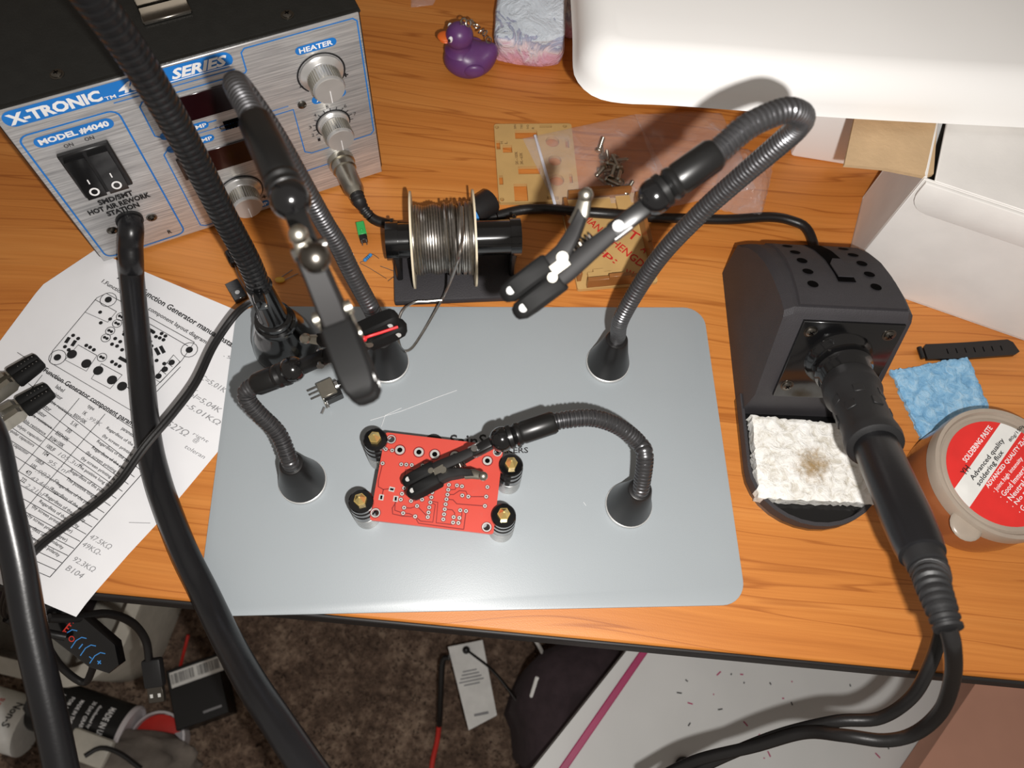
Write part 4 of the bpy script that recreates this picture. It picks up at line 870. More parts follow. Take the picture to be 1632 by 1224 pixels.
sm_ = [V((x, y, 0)) for x, y in out]; mid = smooth(sm_[2:-1], .006); sm_ = sm_[:2] + mid + [sm_[-1]]
def inset(P, d):
    o = []; k = len(P)
    for i in range(k):
        a = (P[i] - P[i - 1]).normalized(); c = (P[(i + 1) % k] - P[i]).normalized(); n1 = V((-a.y, a.x, 0)); n2 = V((-c.y, c.x, 0)); n_ = (n1 + n2).normalized(); o.append(P[i] + n_ * d / max(.5, n_.dot(n1)))
    return o
area = sum(sm_[i - 1].x * sm_[i].y - sm_[i].x * sm_[i - 1].y for i in range(len(sm_))); sg_ = 1 if area > 0 else -1
m = MB(); rings = []; k = len(sm_)
for d, z in [(0.003, 0), (0, .001), (.0015, .004)] + [(.0015 + .019 * (1 - math.cos(R(a))), .004 + .024 * math.sin(R(a))) for a in range(12, 91, 13)]: rings += [tuple(V((q.x, q.y, AZ + z))) for q in inset(sm_, sg_ * d)]
nr = len(rings) // k; m.add(rings, [(a * k + i, a * k + (i + 1) % k, (a + 1) * k + (i + 1) % k, (a + 1) * k + i) for a in range(nr - 1) for i in range(k)] + [tuple(range(k - 1, -1, -1)), tuple((nr - 1) * k + i for i in range(k))])
m.build('housing', M['whiteplastic'], app, angle=50)
m = MB(); m.box((.53, .58, AZ / 2), (.40, .12, AZ), W0, .006, 2); m.build('pedestal', M['whiteplastic'], app)

# ============================================================ IRON HOLDER
e1 = V((-.0045, -.0918, 0)).normalized(); e2 = V((-e1.y, e1.x, 0)); HO = V((.317, .2172, 0))
HF = Fr(HO, e2, -e1)                                   # x right, y back, z up  (front is -y)
def hp_(s, t, z): return HF.p(s, -t, z)
ih = thing('soldering_iron_holder', 'black soldering iron stand with vented curved top, screwed front plate and sponge tray', 'iron stand', hp_(.036, .09, 0))
HW = .070
prof = [(0, 0), (0, .033), (.005, .042), (.013, .053), (.024, .064), (.037, .0740), (.051, .0815), (.066, .0875), (.0775, .0905), (.0805, .0880), (.1035, .032), (.1035, 0)]
m = MB(); b = bmesh.new(); NS = len(prof)
cols = [(0, 1.0, -.0), (.004, 1, .0), (HW - .004, 1, 0), (HW, 1, 0)]
vv = []
for s, _, _ in cols:
    edge = s in (0, HW); row = []
    for t, z in prof: row.append(b.verts.new((s, -t, max(0, z - (.004 if edge and z > .033 else 0)) )))
    vv.append(row)
for i in range(3):
    for j in range(NS): b.faces.new((vv[i][j], vv[i + 1][j], vv[i + 1][(j + 1) % NS], vv[i][(j + 1) % NS]))
b.faces.new(vv[0]); b.faces.new(vv[3][::-1]); bmesh.ops.recalc_face_normals(b, faces=list(b.faces)); m.bm(b, HF); shell = m.build('stand_shell', M['matte'], ih, angle=28)
# top panel, slightly raised
def topz(t):
    for (a, za), (c, zc) in zip(prof[1:9], prof[2:10]):
        if a <= t <= c: return za + (zc - za) * (t - a) / (c - a), math.atan2(zc - za, c - a)
    return .0905, .2
m = MB(); b = bmesh.new(); rows = []
TT = [.006 + .0705 * i / 20 for i in range(21)]
def edge_s(t): k = (t - .006) / .07; return .012 - .008 * math.sin(min(1, k) * 1.3) * 0 - .006 * k, HW - .004 + .0 * k
for t_ in TT:
    z, _ = topz(t_); a, c = edge_s(t_); rows.append([b.verts.new((a, -t_, z - .001)), b.verts.new((a + .001, -t_, z + .0016)), b.verts.new((c - .001, -t_, z + .0016)), b.verts.new((c, -t_, z - .001))])
for i in range(20):
    for j in range(3): b.faces.new((rows[i][j], rows[i][j + 1], rows[i + 1][j + 1], rows[i + 1][j]))
b.faces.new(rows[0]); b.faces.new(rows[-1][::-1]); bmesh.ops.recalc_face_normals(b, faces=list(b.faces)); m.bm(b, HF); topp = m.build('top_panel', M['matte'], ih, angle=28)
def topfr(s, t): z, a = topz(t); o = hp_(s, t, z + .0017); y = -HF.y * math.cos(a) + V((0, 0, math.sin(a))); return Fr(o, HF.x * -1, y * 1) if False else Fr(o, HF.x, -y)
m = MB()
for i in range(5):
    for s0 in (.0195 - .0005 * i, .0535 - .0003 * i):
        f = topfr(s0, .018 + .0108 * i); m.disc(0, 0, .0030, f, .0003, 18, sy=1)
m.build('vent_hole', M['hole'], topp)
m = MB(); L_ = [.008 + .0025 * i for i in range(21)]; vs = []; fs = []
for t_ in L_: z, _ = topz(t_); vs += [hp_(.0325, t_, z + .0021), hp_(.0425, t_, z + .0021)]
m.add(vs, [(2 * i, 2 * i + 1, 2 * i + 3, 2 * i + 2) for i in range(20)]); slot = m.build('slot', M['hole'], topp)
z_, _ = topz(.048); m = MB(); f = topfr(.0375, .046); m.prism([(-.0042, .004), (-.0010, .010), (.0042, .010), (.0042, -.010), (-.0042, -.010)], .0006, .0012, f); m.build('slot_cover', M['matte'], slot)
# front plate
pa, pb = hp_(0, .0795, .0885), hp_(0, .1030, .0335)
PF = Fr(hp_(.0375, .0795 + .0004, .0885), HF.x, pa - pb)
PL = (pa - pb).length; m = MB(); m.prism([(-.027, -.004), (.0285, -.004), (.0275, -PL + .001), (-.028, -PL + .001)], .0001, .0022, PF, bev=.0005); plt = m.build('front_plate', M['gloss'], ih)
for x, y in ((-.0215, -.0105), (.0215, -.0105), (-.0225, -.0500), (.0215, -.0500)): screw(PF.p(x, y, .0022), PF.z, .0028, plt)
# spring tube / flange
tilt = V(PF.z)
I0 = PF.p(.000, -.029, .002); I1 = D(1470, 884, .318); ia = (I1 - I0).normalized()
fo = Fr(I0, PF.x, PF.y); m = MB(); m.lathe([(.0185, 0), (.0175, .0025), (.0160, .004), (.0152, .007), (.0155, .010), (.0138, .012), (.0132, .018), (.0118, .0195), (.0108, .013)], fo, 44); m.build('socket_flange', M['gloss'], ih)
# tray
tc_ = [(-.001, -.0935), (-.001, -.140)] + [(.0385 - .0395 * math.cos(R(a)), -.140 - .0345 * math.sin(R(a))) for a in range(12, 180, 12)] + [(.078, -.140), (.078, -.0935)]
m = MB(); m.prism(tc_, 0, .004, HF); m.build('sponge_tray', M['gloss'], ih)
m = MB(); inn = [(.0385 + (x - .0385) * .955, -.0935 + (y + .0935) * .972) for x, y in tc_]
k = len(tc_); vs = [HF.p(x, y, .0035) for x, y in tc_] + [HF.p(x, y, .0115) for x, y in tc_] + [HF.p(x, y, .0115) for x, y in inn] + [HF.p(x, y, .0035) for x, y in inn]
m.add(vs, [(r0 * k + i, r0 * k + (i + 1) % k, (r0 + 1) * k + (i + 1) % k, (r0 + 1) * k + i) for r0 in range(3) for i in range(k - 1)]); m.build('tray_rim', M['matte'], ih)
M['white2'] = sponge_mat('white_sponge', (206, 200, 186), (240, 238, 232), (252, 251, 248), (.002, -.004, .0105))
def sponge(name, pts, z0, z1, mt_, lab, seedv):
    a, b_, c, d = [V((q.x, q.y, 0)) for q in pts]; n = 34; rn = random.Random(seedv); vs = []; fs = []
    def P(s, t): return a.lerp(b_, s).lerp(d.lerp(c, s), t)
    for i in range(n + 1):
        for j in range(n + 1):
            s, t = i / n, j / n; e = 1 if 0 < i < n and 0 < j < n else 0; q = P(s, t)
            jx = (1 - e) * rn.uniform(-.0007, .0007); vs.append((q.x + jx, q.y + (1 - e) * rn.uniform(-.0007, .0007), z1 + (rn.uniform(-.0004, .0004) + .0006 * mn.noise(q * 260) if e else -.0008)))
    for i in range(n):
        for j in range(n): fs.append((i * (n + 1) + j, (i + 1) * (n + 1) + j, (i + 1) * (n + 1) + j + 1, i * (n + 1) + j + 1))
    ring = [i * (n + 1) for i in range(n)] + [n * (n + 1) + j for j in range(n)] + [i * (n + 1) + n for i in range(n, 0, -1)] + [j for j in range(n, 0, -1)]
    base = len(vs)
    for lv in (.5, 0):
        for r_ in ring: q = vs[r_]; vs.append((q[0] + rn.uniform(-.0005, .0005), q[1] + rn.uniform(-.0005, .0005), z0 + (z1 - z0) * lv))
    K = len(ring)
    for i in range(K):
        i2 = (i + 1) % K; fs.append((ring[i], ring[i2], base + i2, base + i)); fs.append((base + i, base + i2, base + K + i2, base + K + i))
    fs.append(tuple(base + K + i for i in range(K - 1, -1, -1)))
    m = MB(); m.add(vs, fs); o = m.build(name, mt_, angle=60); tag(o, lab, 'sponge'); return o
sponge('cleaning_sponge', [G(1209, 793, .0125), G(1393, 803, .0125), G(1348, 676, .0125), G(1198, 662, .0125)], .0045, .0135, M['white2'], 'square white sponge with a brown burnt stain, in the stand tray', 3)
sponge('cleaning_sponge', [G(1475, 709, .003), G(1595, 690, .003), G(1543, 568, .003), G(1421, 590, .003)], 0.0002, .0035, M['bluesponge'], 'flat pale blue sponge pad lying on the desk beside the flux tin', 5)
# ============================================================ SOLDERING IRON
iron = thing('soldering_iron', 'black soldering iron resting in the stand with ribbed strain relief and long cord', 'soldering iron', I0)
Lh = (I1 - I0).length; IF = Fr(I0, ia.orthogonal(), ia.cross(ia.orthogonal())); IF.z = ia
m = MB(); m.lathe([(.0098, .004), (.0100, .020), (.0098, .028)], IF, 28); m.build('collar', M['rubber'], iron)
m = MB(); m.lathe([(.0100, .020), (.0140, .0235), (.0146, .030), (.0146, .033), (.0128, .036), (.0124, .062), (.0133, .067), (.0136, .070), (.0132, .0735), (.0110, .0745)], IF, 40); grip = m.build('grip_sleeve', M['rubber'], iron)
m = MB()
for i in range(12):
    a = R(30 * i)
    m.box((0, 0, 0), (.0008, .0052, .0056), Fr(IF.p(.0125 * math.cos(a), .0125 * math.sin(a), .043 + .010 * (i % 2)), IF.x * math.cos(a) + IF.y * math.sin(a), IF.y * math.cos(a) - IF.x * math.sin(a)), .0003, 1)
m.build('grip_pad', M['rubber'], grip)
m = MB(); m.lathe([(.0098, .072), (.0102, .074), (.0104, Lh - .02), (.0099, Lh - .006), (.0092, Lh), (.0070, Lh + .001)], IF, 36); m.build('handle', M['hose'], iron)
I2 = D(1512, 1003, .285); rp = smooth([I1 - ia * .002, I1 + ia * .010, D(1486, 930, .300), D(1500, 970, .290), I2], .0006)
m = MB(); m.tube(rp, lambda s, L: (.0083 - .0030 * s / L) * (1 if (s < .006 or (s % .0032) < .0019) else .84), 20); m.build('strain_relief', M['rubber'], iron)
# cord: from the strain relief off the desk, up beside the stand and back to the plug in the station
m = MB(); m.tube(smooth([rp[-3], D(1518, 1030, .290), D(1518, 1080, .32), D(1500, 1132, .35), D(1460, 1168, .37), D(1410, 1180, .38), D(1345, 1172, .39), D(1280, 1168, .41), D(1200, 1190, .43), D(1110, 1212, .45), D(1040, 1245, .47)], .003), .0033, 12)
m.tube(smooth([D(1060, 1262, .47), D(1120, 1222, .45), D(1230, 1175, .43), D(1330, 1150, .41), D(1400, 1145, .40), D(1452, 1112, .385), D(1482, 1060, .375), D(1500, 1000, .375), G(1496, 950, .045), G(1488, 900, .030), G(1470, 840, .010), G(1448, 770, .004), G(1425, 705, .0036), G(1404, 650, .0036), G(1392, 590, .0036), G(1380, 520, .0036)], .003), .0032, 12)
cB = [V(hp_(.074, .055, .0036)), V(hp_(.073, .015, .004)), V(hp_(.062, -.006, .010)), D(1300, 386, .50)]
m.tube(smooth([G(1380, 520, .0036), hp_(.0745, .050, .0036), hp_(.074, .012, .0036), hp_(.066, -.006, .0050), G(1288, 368, .0045), G(1262, 352, .0036), G(1225, 346, .0036), G(1160, 350, .0036), G(1080, 348, .0036), G(1030, 346, .004), G(1018, 345, .008), G(985, 342, .0165), G(930, 338, .0165), G(905, 336, .012), G(868, 333, .0045), G(830, 335, .0036), G(790, 345, .0036)], .003), .0034, 12)
m.tube(smooth([G(790, 345, .0036), G(740, 358, .0036), G(690, 362, .0036), G(645, 362, .004), G(622, 358, .006), G(600, 352, .010), G(590, 345, .013)], .003), .0034, 12)
m.build('cord', M['cord'], iron)
pj = V(pf.p(.1640, .0270, Z)); pg = pf.z
m = MB(); m.tube([pj, pj + pg * .004, pj + pg * .0042, pj + pg * .009], [.0088, .0088, .0078, .0078], 28); m.tube([pj + pg * .009, pj + pg * .0095, pj + pg * .026, pj + pg * .028, pj + pg * .031], [.0078, .0068, .0064, .0060, .0048], 24)
plug = m.build('plug', M['satin'], iron, label='knurled nickel plug screwed to the station')
m = MB(); e_ = G(590, 345, .013); m.tube(smooth([pj + pg * .029, pj + pg * .036 + V((0, 0, -.001)), G(572, 318, .020), G(580, 333, .016), e_], .0005), lambda s, L: (.0048 - .0014 * s / L) * (1 if (s % .003) < .0018 else .86), 16); m.build('plug_boot', M['rubber'], plug)

# ============================================================ WATCH STRAP, FLUX TIN
wf2 = Fr(G(1462, 566, 0), G(1618, 557) - G(1462, 566), (0, 1, 0)); WL = (G(1618, 557) - G(1462, 566)).length
ws = thing('watch_strap', 'black rubber watch strap with punched holes lying behind the blue sponge', 'watch strap', G(1540, 560))
m = MB(); m.holed([(.004, -.0045), (.03, -.0055), (WL - .004, -.0050), (WL, -.0030), (WL - .002, .0040), (WL - .005, .0062), (.032, .0058), (.006, .0060), (.004, .004)], [[(x - .0004, -.0016), (x + .0004, -.0016), (x + .0004, .0020), (x - .0004, .0020)] for x in [.019 + .0062 * i for i in range(7)]], .0003, .0030, wf2); m.build('strap', M['black'], ws)
m = MB(); m.tube([wf2.p(.0015, -.0035, .0020), wf2.p(.0015, .0045, .0020)], .0016, 12); m.build('lug', M['black'], ws)
JC = G(1590, 788, .0); jz = .040; jc = G(1598, 752, jz); JR = abs((G(1490, 745, jz) - jc).length)
jr = thing('flux_tin', 'round amber flux pot with cloudy lid and red and white paste label', 'flux pot', (jc.x, jc.y, 0)); JO = (jc.x, jc.y, 0)
m = MB(); m.lathe([(JR * .88, 0), (JR * .96, .002), (JR * .985, .010), (JR * .975, .030), (JR * .94, .034)], Fr(JO), 64); m.build('pot', M['amber'], jr)
m = MB(); m.lathe([(JR * .955, .0315), (JR, .0320), (JR, .0385), (JR * .985, .0405), (JR * .93, .0405), (JR * .90, .0382), (JR * .86, .0378), (JR * .84, .0382), (0, .0382)], Fr(JO), 72); 
ta = math.atan2(G(1545, 838, jz).y - jc.y, G(1545, 838, jz).x - jc.x); m.ball(Fr(JO).p(JR * 1.01 * math.cos(ta), JR * 1.01 * math.sin(ta), .0355), .009, 20, sc=(1, 1, .25)); lid = m.build('lid', M['lidplastic'], jr)
LR = JR * .80; m = MB(); lfz = Fr((jc.x, jc.y, .0383)); m.disc(0, 0, LR, lfz, .0002, 64); lab = m.build('label_disc', M['labelred'], lid, label='red and white round paste label')
ld = (G(1632, 655, jz) - G(1552, 770, jz)); la = math.atan2(ld.y, ld.x); LFm = Fr(lfz.o, (math.cos(la), math.sin(la), 0), (-math.sin(la), math.cos(la), 0))
def lq(u, v): q = G(u, v, .0386) - LFm.o; return (q.dot(LFm.x), q.dot(LFm.y))
yb0 = lq(1553, 797)[1]; yb1 = lq(1533, 762)[1]
band = []
for i in range(21): x = -LR + 2 * LR * i / 20; band.append(x)
m = MB(); vs = []; xs_ = [LR * math.sin(R(-90 + 9 * i)) for i in range(21)]
p_lo = [(max(-math.sqrt(LR ** 2 - yb0 ** 2), min(math.sqrt(LR ** 2 - yb0 ** 2), x)), yb0) for x in (-1, 1)]
arcp = [(-math.sqrt(LR ** 2 - y * y), y) for y in [yb0 + (yb1 - yb0) * i / 6 for i in range(7)]]; arcr = [(math.sqrt(LR ** 2 - y * y), y) for y in [yb1 + (yb0 - yb1) * i / 6 for i in range(7)]]
m.add([LFm.p(a, b_, .0003) for a, b_ in arcp + arcr], [tuple(range(13, -1, -1))]); m.build('white_band', M['whitelabel'], lab)
def lt(mb, t, u0, v0, u1, v1, h, bold=0):
    a = lq(u0, v0); b_ = lq(u1, v1); mb.text(t, LFm, a[0], a[1], math.hypot(b_[0] - a[0], b_[1] - a[1]), h, z=.0005, bold=bold, rot=math.degrees(math.atan2(b_[1] - a[1], b_[0] - a[0])))
m = MB(); lt(m, 'SOLDERING PASTE', 1540, 738, 1582, 683, .0030, .02); lt(m, 'ADVANCED QUALITY ZJ-18', 1577, 780, 1640, 700, .0031, .02)
for i, t_ in enumerate(('· Joint high intensity', '· Good Immersion', '· Neutral Ph7+', '· No pollution', '· Good insulation')): lt(m, t_, 1588 + 10 * i, 788 + 8 * i, 1588 + 10 * i + 44, 788 + 8 * i - 55, .0030, .01)
m.build('label_white_text', M['white'], lab)
m = MB(); lt(m, 'YH', 1538, 759, 1547, 747, .0034, .015); lt(m, 'Advanced quality', 1553, 768, 1603, 704, .0036, .015); lt(m, 'soldering flux', 1563, 777, 1602, 723, .0036, .015); lt(m, '80g/150g', 1612, 706, 1634, 680, .0024, .01); m.build('label_black_text', M['ink'], lab)

# ============================================================ SMALL COMPONENTS
def leads(parent, P, r_=.00028, name='lead', mt_=None):
    for q in P: mm_ = MB(); mm_.tube(smooth([V(x) for x in q], .001) if len(q) > 2 else [V(x) for x in q], r_, 6); mm_.build(name, mt_ or M['wire'], parent)
g = thing('terminal_block', 'small green and black component lying on the wood left of the spool', 'component', G(577, 376)); f = Fr(G(577, 370, .0028), G(581, 395) - G(573, 360), (1, 0, 0))
m = MB(); m.box((-.002, 0, 0), (.0105, .0056, .005), f, .0004, 1); m.ball(f.p(0, 0, -.0026 if f.z.z < 0 else .0026), .0010, 10); m.build('green_cap', M['green'], g); m = MB(); m.box((.0052, 0, 0), (.0045, .005, .0045), f, .0003, 1); m.build('base', M['black'], g)
leads(g, [[f.p(.007, y), f.p(.0105, y)] for y in (-.0015, .0015)], .0004)
g = thing('resistor', 'tiny blue striped resistor lying on the wood below the green component', 'resistor', G(586, 411)); a, b_ = G(580, 416, .0014), G(592, 405, .0014); m = MB(); d = (b_ - a); m.tube([a, a + d * .08, a + d * .2, a + d * .5, a + d * .8, a + d * .92, b_], [.0007, .0012, .0012, .0010, .0012, .0012, .0007], 14); rs = m.build('body', M['resblue'], g)
m = MB(); 
for k_ in (.25, .42, .6, .76): m.tube([a + d * k_, a + d * (k_ + .05)], .00118, 12)
m.build('stripe', M['ink'], rs); leads(g, [[a, G(574, 419, .0014), G(590, 428, .001), G(616, 444, .0004)], [b_, G(596, 406, .0013), G(604, 412, .0006)]], .00022)
m = MB(); m.tube(smooth([G(606, 424, .0005), G(622, 430, .0006), G(632, 436, .0005), G(618, 448, .0005)], .001), .00025, 6); tag(m.build('wire_offcut', M['wire']), 'thin bent wire offcut beside the spool holder corner', 'wire')
g = thing('capacitor', 'small black electrolytic capacitor with silver print beside the ribbed neck', 'capacitor', G(368, 409)); a, b_ = G(364, 402, .0030), G(374, 421, .0030); d = (b_ - a).normalized(); m = MB(); Lc = (b_ - a).length * 1.05; m.tube([a, a + d * .0005, a + d * Lc * .8, a + d * Lc * .85, a + d * Lc * .9, a + d * Lc], [.0027, .0030, .0030, .0027, .0030, .0028], 20); cb_ = m.build('can', M['gloss'], g)
m = MB(); f = Fr(a, d, V((0, 0, 1)).cross(d)); m.box((Lc * .42, .0015, .0027), (Lc * .7, .0016, .0003), f); m.build('print', M['silverprint'], cb_); leads(g, [[b_ - d * .0004, G(380, 440, .002), G(392, 462, .001)], [b_ + V((.0015, .0006, 0)), G(386, 438, .002), G(397, 458, .001)]])
g = thing('regulator', 'small black flat component with a bright hole beside the lamp cable', 'component', G(377, 463)); f = Fr(G(376, 462, .0025), G(388, 480) - G(368, 446), (1, 0, 0)); m = MB(); m.box((-.0035, 0, 0), (.007, .0085, .0012), f, .0002, 1); m.box((.0045, 0, .0 if f.z.z > 0 else 0), (.008, .0085, .0042), f, .0005, 1); rg = m.build('package', M['gloss'], g)
zz = 1 if f.z.z > 0 else -1; m = MB(); m.disc(.0035, 0, .0015, f, zz * .00225, 16); m.build('bright_mark', M['steel'], rg)
g = thing('ceramic_capacitor', 'tiny yellow ceramic capacitor with two leads between lamp stand and tall left arm', 'capacitor', G(446, 445)); m = MB(); m.ball(G(446, 446, .0015), .0028, 14, sc=(1.2, .8, .5)); m.build('body', M['yellow'], g); leads(g, [[G(448, 442, .0012), G(466, 430, .0008)], [G(450, 448, .0012), G(475, 436, .0008)]])
g = thing('switch_component', 'small metal toggle part with black shaft and pins lying on the grey plate', 'component', G(520, 628, T)); f = Fr(G(522, 622, T + .0045), G(560, 604) - G(520, 622), (0, 1, 0))
m = MB(); m.box((0, 0, 0), (.010, .011, .0080), f, .0006, 1); m.build('metal_case', M['satin'], g); m = MB(); m.box((.0015, -.0052, -.0005), (.011, .0045, .0075), f, .0005, 1); m.build('base', M['black'], g)
m = MB(); m.tube([f.p(.005, 0), f.p(.007, 0)], .0042, 20); m.build('bushing', M['steel'], g); m = MB(); m.tube([f.p(.007, 0), f.p(.0215, 0)], .0030, 20); m.build('shaft', M['gloss'], g)
for y in (-.0030, 0, .0030): m = MB(); m.box((-.0075, y + .0015, .001), (.007, .0010, .0005), f); m.build('pin', M['steel'], g)
m = MB(); m.box((-.004, -.0085, -.001), (.0022, .004, .0022), f, .0003, 1); m.tube([f.p(-.006, -.009, -.001), f.p(-.009, -.012, -.001)], .0008, 8); m.build('lug', M['steel'], g)

# ============================================================ BELOW THE DESK
FL = -.73
wt = thing('white_board', 'scuffed white board with a magenta stripe standing below the desk front', 'board', G(1200, 1150, -.345)); 
def wz(u, v): return G(u, v, -.34)
m = MB(); ps = [wz(968, 1060 - 60), wz(1560, 1040), wz(1700, 1130), wz(1450, 1300), wz(800, 1300)]
ps = [wz(1040, 985), wz(1720, 1000), wz(1720, 1300), wz(790, 1300)]
m.add(ps + [q - V((0, 0, .02)) for q in ps], [(3, 2, 1, 0), (4, 5, 6, 7)] + [(i, (i + 1) % 4, 4 + (i + 1) % 4, 4 + i) for i in range(4)]); m.build('panel', M['board'], wt)
m = MB(); a, b_ = wz(1032, 1030), wz(880, 1250); dd = (a - b_).normalized(); a = a + dd * .05; m.box(((b_ - a).length / 2, 0, .001), ((b_ - a).length, .0068, .0022), Fr(a, b_ - a, (1, 0, 0)), .0008, 1); m.build('magenta_stripe', M['magenta'], wt)
m = MB(); rn = random.Random(4)
for i in range(26):
    u, v = rn.uniform(1080, 1440), rn.uniform(1060, 1215); a = wz(u, v); an = rn.uniform(0, 3.1); l_ = rn.uniform(.001, .006)
    m.line([(a.x, a.y), (a.x + l_ * math.cos(an), a.y + l_ * math.sin(an))], .0012, Fr((0, 0, -.3398)), .0001, m=i % 2)
m.build('scuff_mark', [M['ink'], M['magenta']], wt)
for q in (wz(1500, 1040), wz(1640, 1250), wz(1180, 1020)): m = MB(); m.box((q.x, q.y, (FL - .36) / 2), (.02, .02, -.36 - FL), W0, .002, 1); m.build('leg', M['board'], wt)
# round cap on board at bottom edge
c = wz(1089, 1222); m = MB(); m.lathe([(.008, 0), (.0085, .003), (.007, .0045), (0, .005)], Fr((c.x, c.y, -.3399)), 24); tag(m.build('round_cap', M['black']), 'small round black cap on the white board at the bottom edge', 'cap')
# brown board at lower right, lens haze mixed into its reddish colour
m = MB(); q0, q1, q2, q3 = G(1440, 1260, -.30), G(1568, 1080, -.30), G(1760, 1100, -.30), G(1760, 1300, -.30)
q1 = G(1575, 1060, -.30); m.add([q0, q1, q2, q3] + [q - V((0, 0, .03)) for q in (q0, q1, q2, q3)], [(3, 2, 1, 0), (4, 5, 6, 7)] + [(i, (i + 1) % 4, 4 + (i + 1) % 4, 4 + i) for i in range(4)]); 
tag(m.build('hazy_brown_panel', M['hazybrown']), 'plain reddish brown panel, lens haze included in its colour, below the desk at the lower right corner', 'panel')
# dark garment
m = MB(); b = bmesh.new(); gp = [(845, 1224), (838, 1160), (824, 1128), (838, 1080), (852, 1050), (872, 1030), (905, 1015), (990, 1000), (1010, 1040), (960, 1100), (905, 1170), (870, 1250)]
zc = -.42; cc = G(915, 1100, zc); N2 = 14; rings = []
for k_ in range(8):
    s = k_ / 7; row = []
    for u, v in gp: q = G(u, v, zc).lerp(cc, s); q.z = zc - .05 + .05 * math.sqrt(max(0, 1 - (1 - s) ** 2)) + .006 * mn.noise(V((q.x * 60, q.y * 60, s))); row.append(b.verts.new(q))
    rings.append(row)
for k_ in range(7):
    for i in range(len(gp)): j = (i + 1) % len(gp); b.faces.new((rings[k_][i], rings[k_][j], rings[k_ + 1][j], rings[k_ + 1][i]))
low = [b.verts.new((q.co.x, q.co.y, FL + .001)) for q in rings[0]]
for i in range(len(gp)): j = (i + 1) % len(gp); b.faces.new((rings[0][j], rings[0][i], low[i], low[j]))
b.faces.new(rings[-1]); bmesh.ops.recalc_face_normals(b, faces=list(b.faces)); m.bm(b); gar = m.build('dark_garment', M['fabric'], None, angle=80); tag(gar, 'dark plum fabric bundle hanging beside the white board below the desk', 'garment')
tg = thing('care_tag', 'white printed care tag on a black string over the carpet', 'tag', G(755, 1090, FL)); ZT = -.60
tf = Fr(G(752, 1155, ZT), G(790, 1145, ZT) - G(742, 1165, ZT), (0, 1, 0)); tps = [G(714, 1031, ZT), G(769, 1020, ZT), G(792, 1140, ZT), G(747, 1164, ZT)]
m = MB(); m.add(tps + [q - V((0, 0, .0006)) for q in tps], [(3, 2, 1, 0), (4, 5, 6, 7)] + [(i, (i + 1) % 4, 4 + (i + 1) % 4, 4 + i) for i in range(4)]); tgp = m.build('tag_card', M['whitelabel'], tg)
m = MB(); tx = (tps[1] - tps[0]).normalized(); tfr = Fr(tps[0], tx, tps[0] - tps[3]); Wt = (tps[1] - tps[0]).length
for i, (w_, y) in enumerate(((.4, .033), (.5, .037), (.6, .041), (.7, .045), (.45, .049))): m.box((Wt / 2, -y, .0003), (Wt * w_, .0016, .0001), tfr)
m.box((Wt * .62, -.085, .0003), (Wt * .4, .003, .0001), tfr); m.build('tag_print', M['pencil'], tgp)
m = MB(); m.tube(smooth([G(744, 1036, ZT + .001), G(752, 1042, ZT + .012), G(785, 1068, ZT + .03), G(812, 1100, -.52), G(832, 1128, -.47)], .006), .0016, 8); m.ball(G(743, 1036, ZT + .002), .005, 12); m.build('string', M['cord'], tg)
m = MB(); m.tube(smooth([G(716, 1048, ZT + .004), G(706, 1052, ZT), G(703, 1090, -.62), G(701, 1140, -.66), G(700, 1156, -.68)], .006), .0038, 10); cm = thing('strap_cord', 'cord turning from black to red hanging left of the white tag', 'cord', G(700, 1150, FL)); m.build('black_part', M['cord'], cm)
m = MB(); m.tube(smooth([G(700, 1154, -.68), G(697, 1180, -.70), G(690, 1210, -.72), G(686, 1240, -.725)], .006), .0034, 10); m.build('red_part', M['redplastic'], cm)
m = MB(); m.box((0, 0, 0), (.012, .022, .004), Fr(G(857, 1097, -.44), (1, -.35, .1), (0.35, 1, 0)), .001, 1); tag(m.build('barcode_tag', M['whitelabel']), 'small white tag tucked in the dark fabric bundle', 'tag')
m = MB(); m.tube(smooth([G(850, 1015, -.5), G(862, 1035, -.48), G(871, 1058, -.44)], .004), .0022, 8); tag(m.build('white_strap', M['whitelabel']), 'thin white strap above the dark fabric bundle', 'strap')
# storage bin
bn = thing('storage_bin', 'grey-white plastic storage bin on the carpet at lower left', 'bin', G(120, 1040, FL)); bo = G(150, 1000, FL)
BF = yawfr((bo.x - .02, bo.y + .01, FL), -14); m = MB(); o_ = rrect(-.30, -.07, .14, .30, .06, 6); i_ = [(x * .955 - .004, .115 + (y - .115) * .955) for x, y in o_]; k = len(o_)
vs = [BF.p(x * .93, y * .95, .002) for x, y in o_] + [BF.p(x, y, .17) for x, y in o_] + [BF.p(x, y, .175) for x, y in i_] + [BF.p(x * .93, y * .95, .006) for x, y in i_]
m.add(vs, [(a * k + i, a * k + (i + 1) % k, (a + 1) * k + (i + 1) % k, (a + 1) * k + i) for a in range(3) for i in range(k)] + [tuple(3 * k + i for i in range(k)), tuple(range(k - 1, -1, -1))]); m.build('tub', M['bin'], bn, angle=50)
m = MB(); o2 = [(x * 1.04, .115 + (y - .115) * 1.05) for x, y in o_]; vs = [BF.p(x, y, .168) for x, y in o2] + [BF.p(x, y, .176) for x, y in o2] + [BF.p(x, y, .176) for x, y in i_] + [BF.p(x, y, .168) for x, y in i_]
m.add(vs, [(a * k + i, a * k + (i + 1) % k, ((a + 1) % 4) * k + (i + 1) % k, ((a + 1) % 4) * k + i) for a in range(4) for i in range(k)]); m.build('rim', M['bin'], bn, angle=50)
m = MB(); m.box((-.10, .10, .09), (.25, .20, .14), BF, .01, 2); tag(m.build('dark_bundle', M['fabric']), 'dark bundle stuffed in the grey-white storage bin', 'bundle')
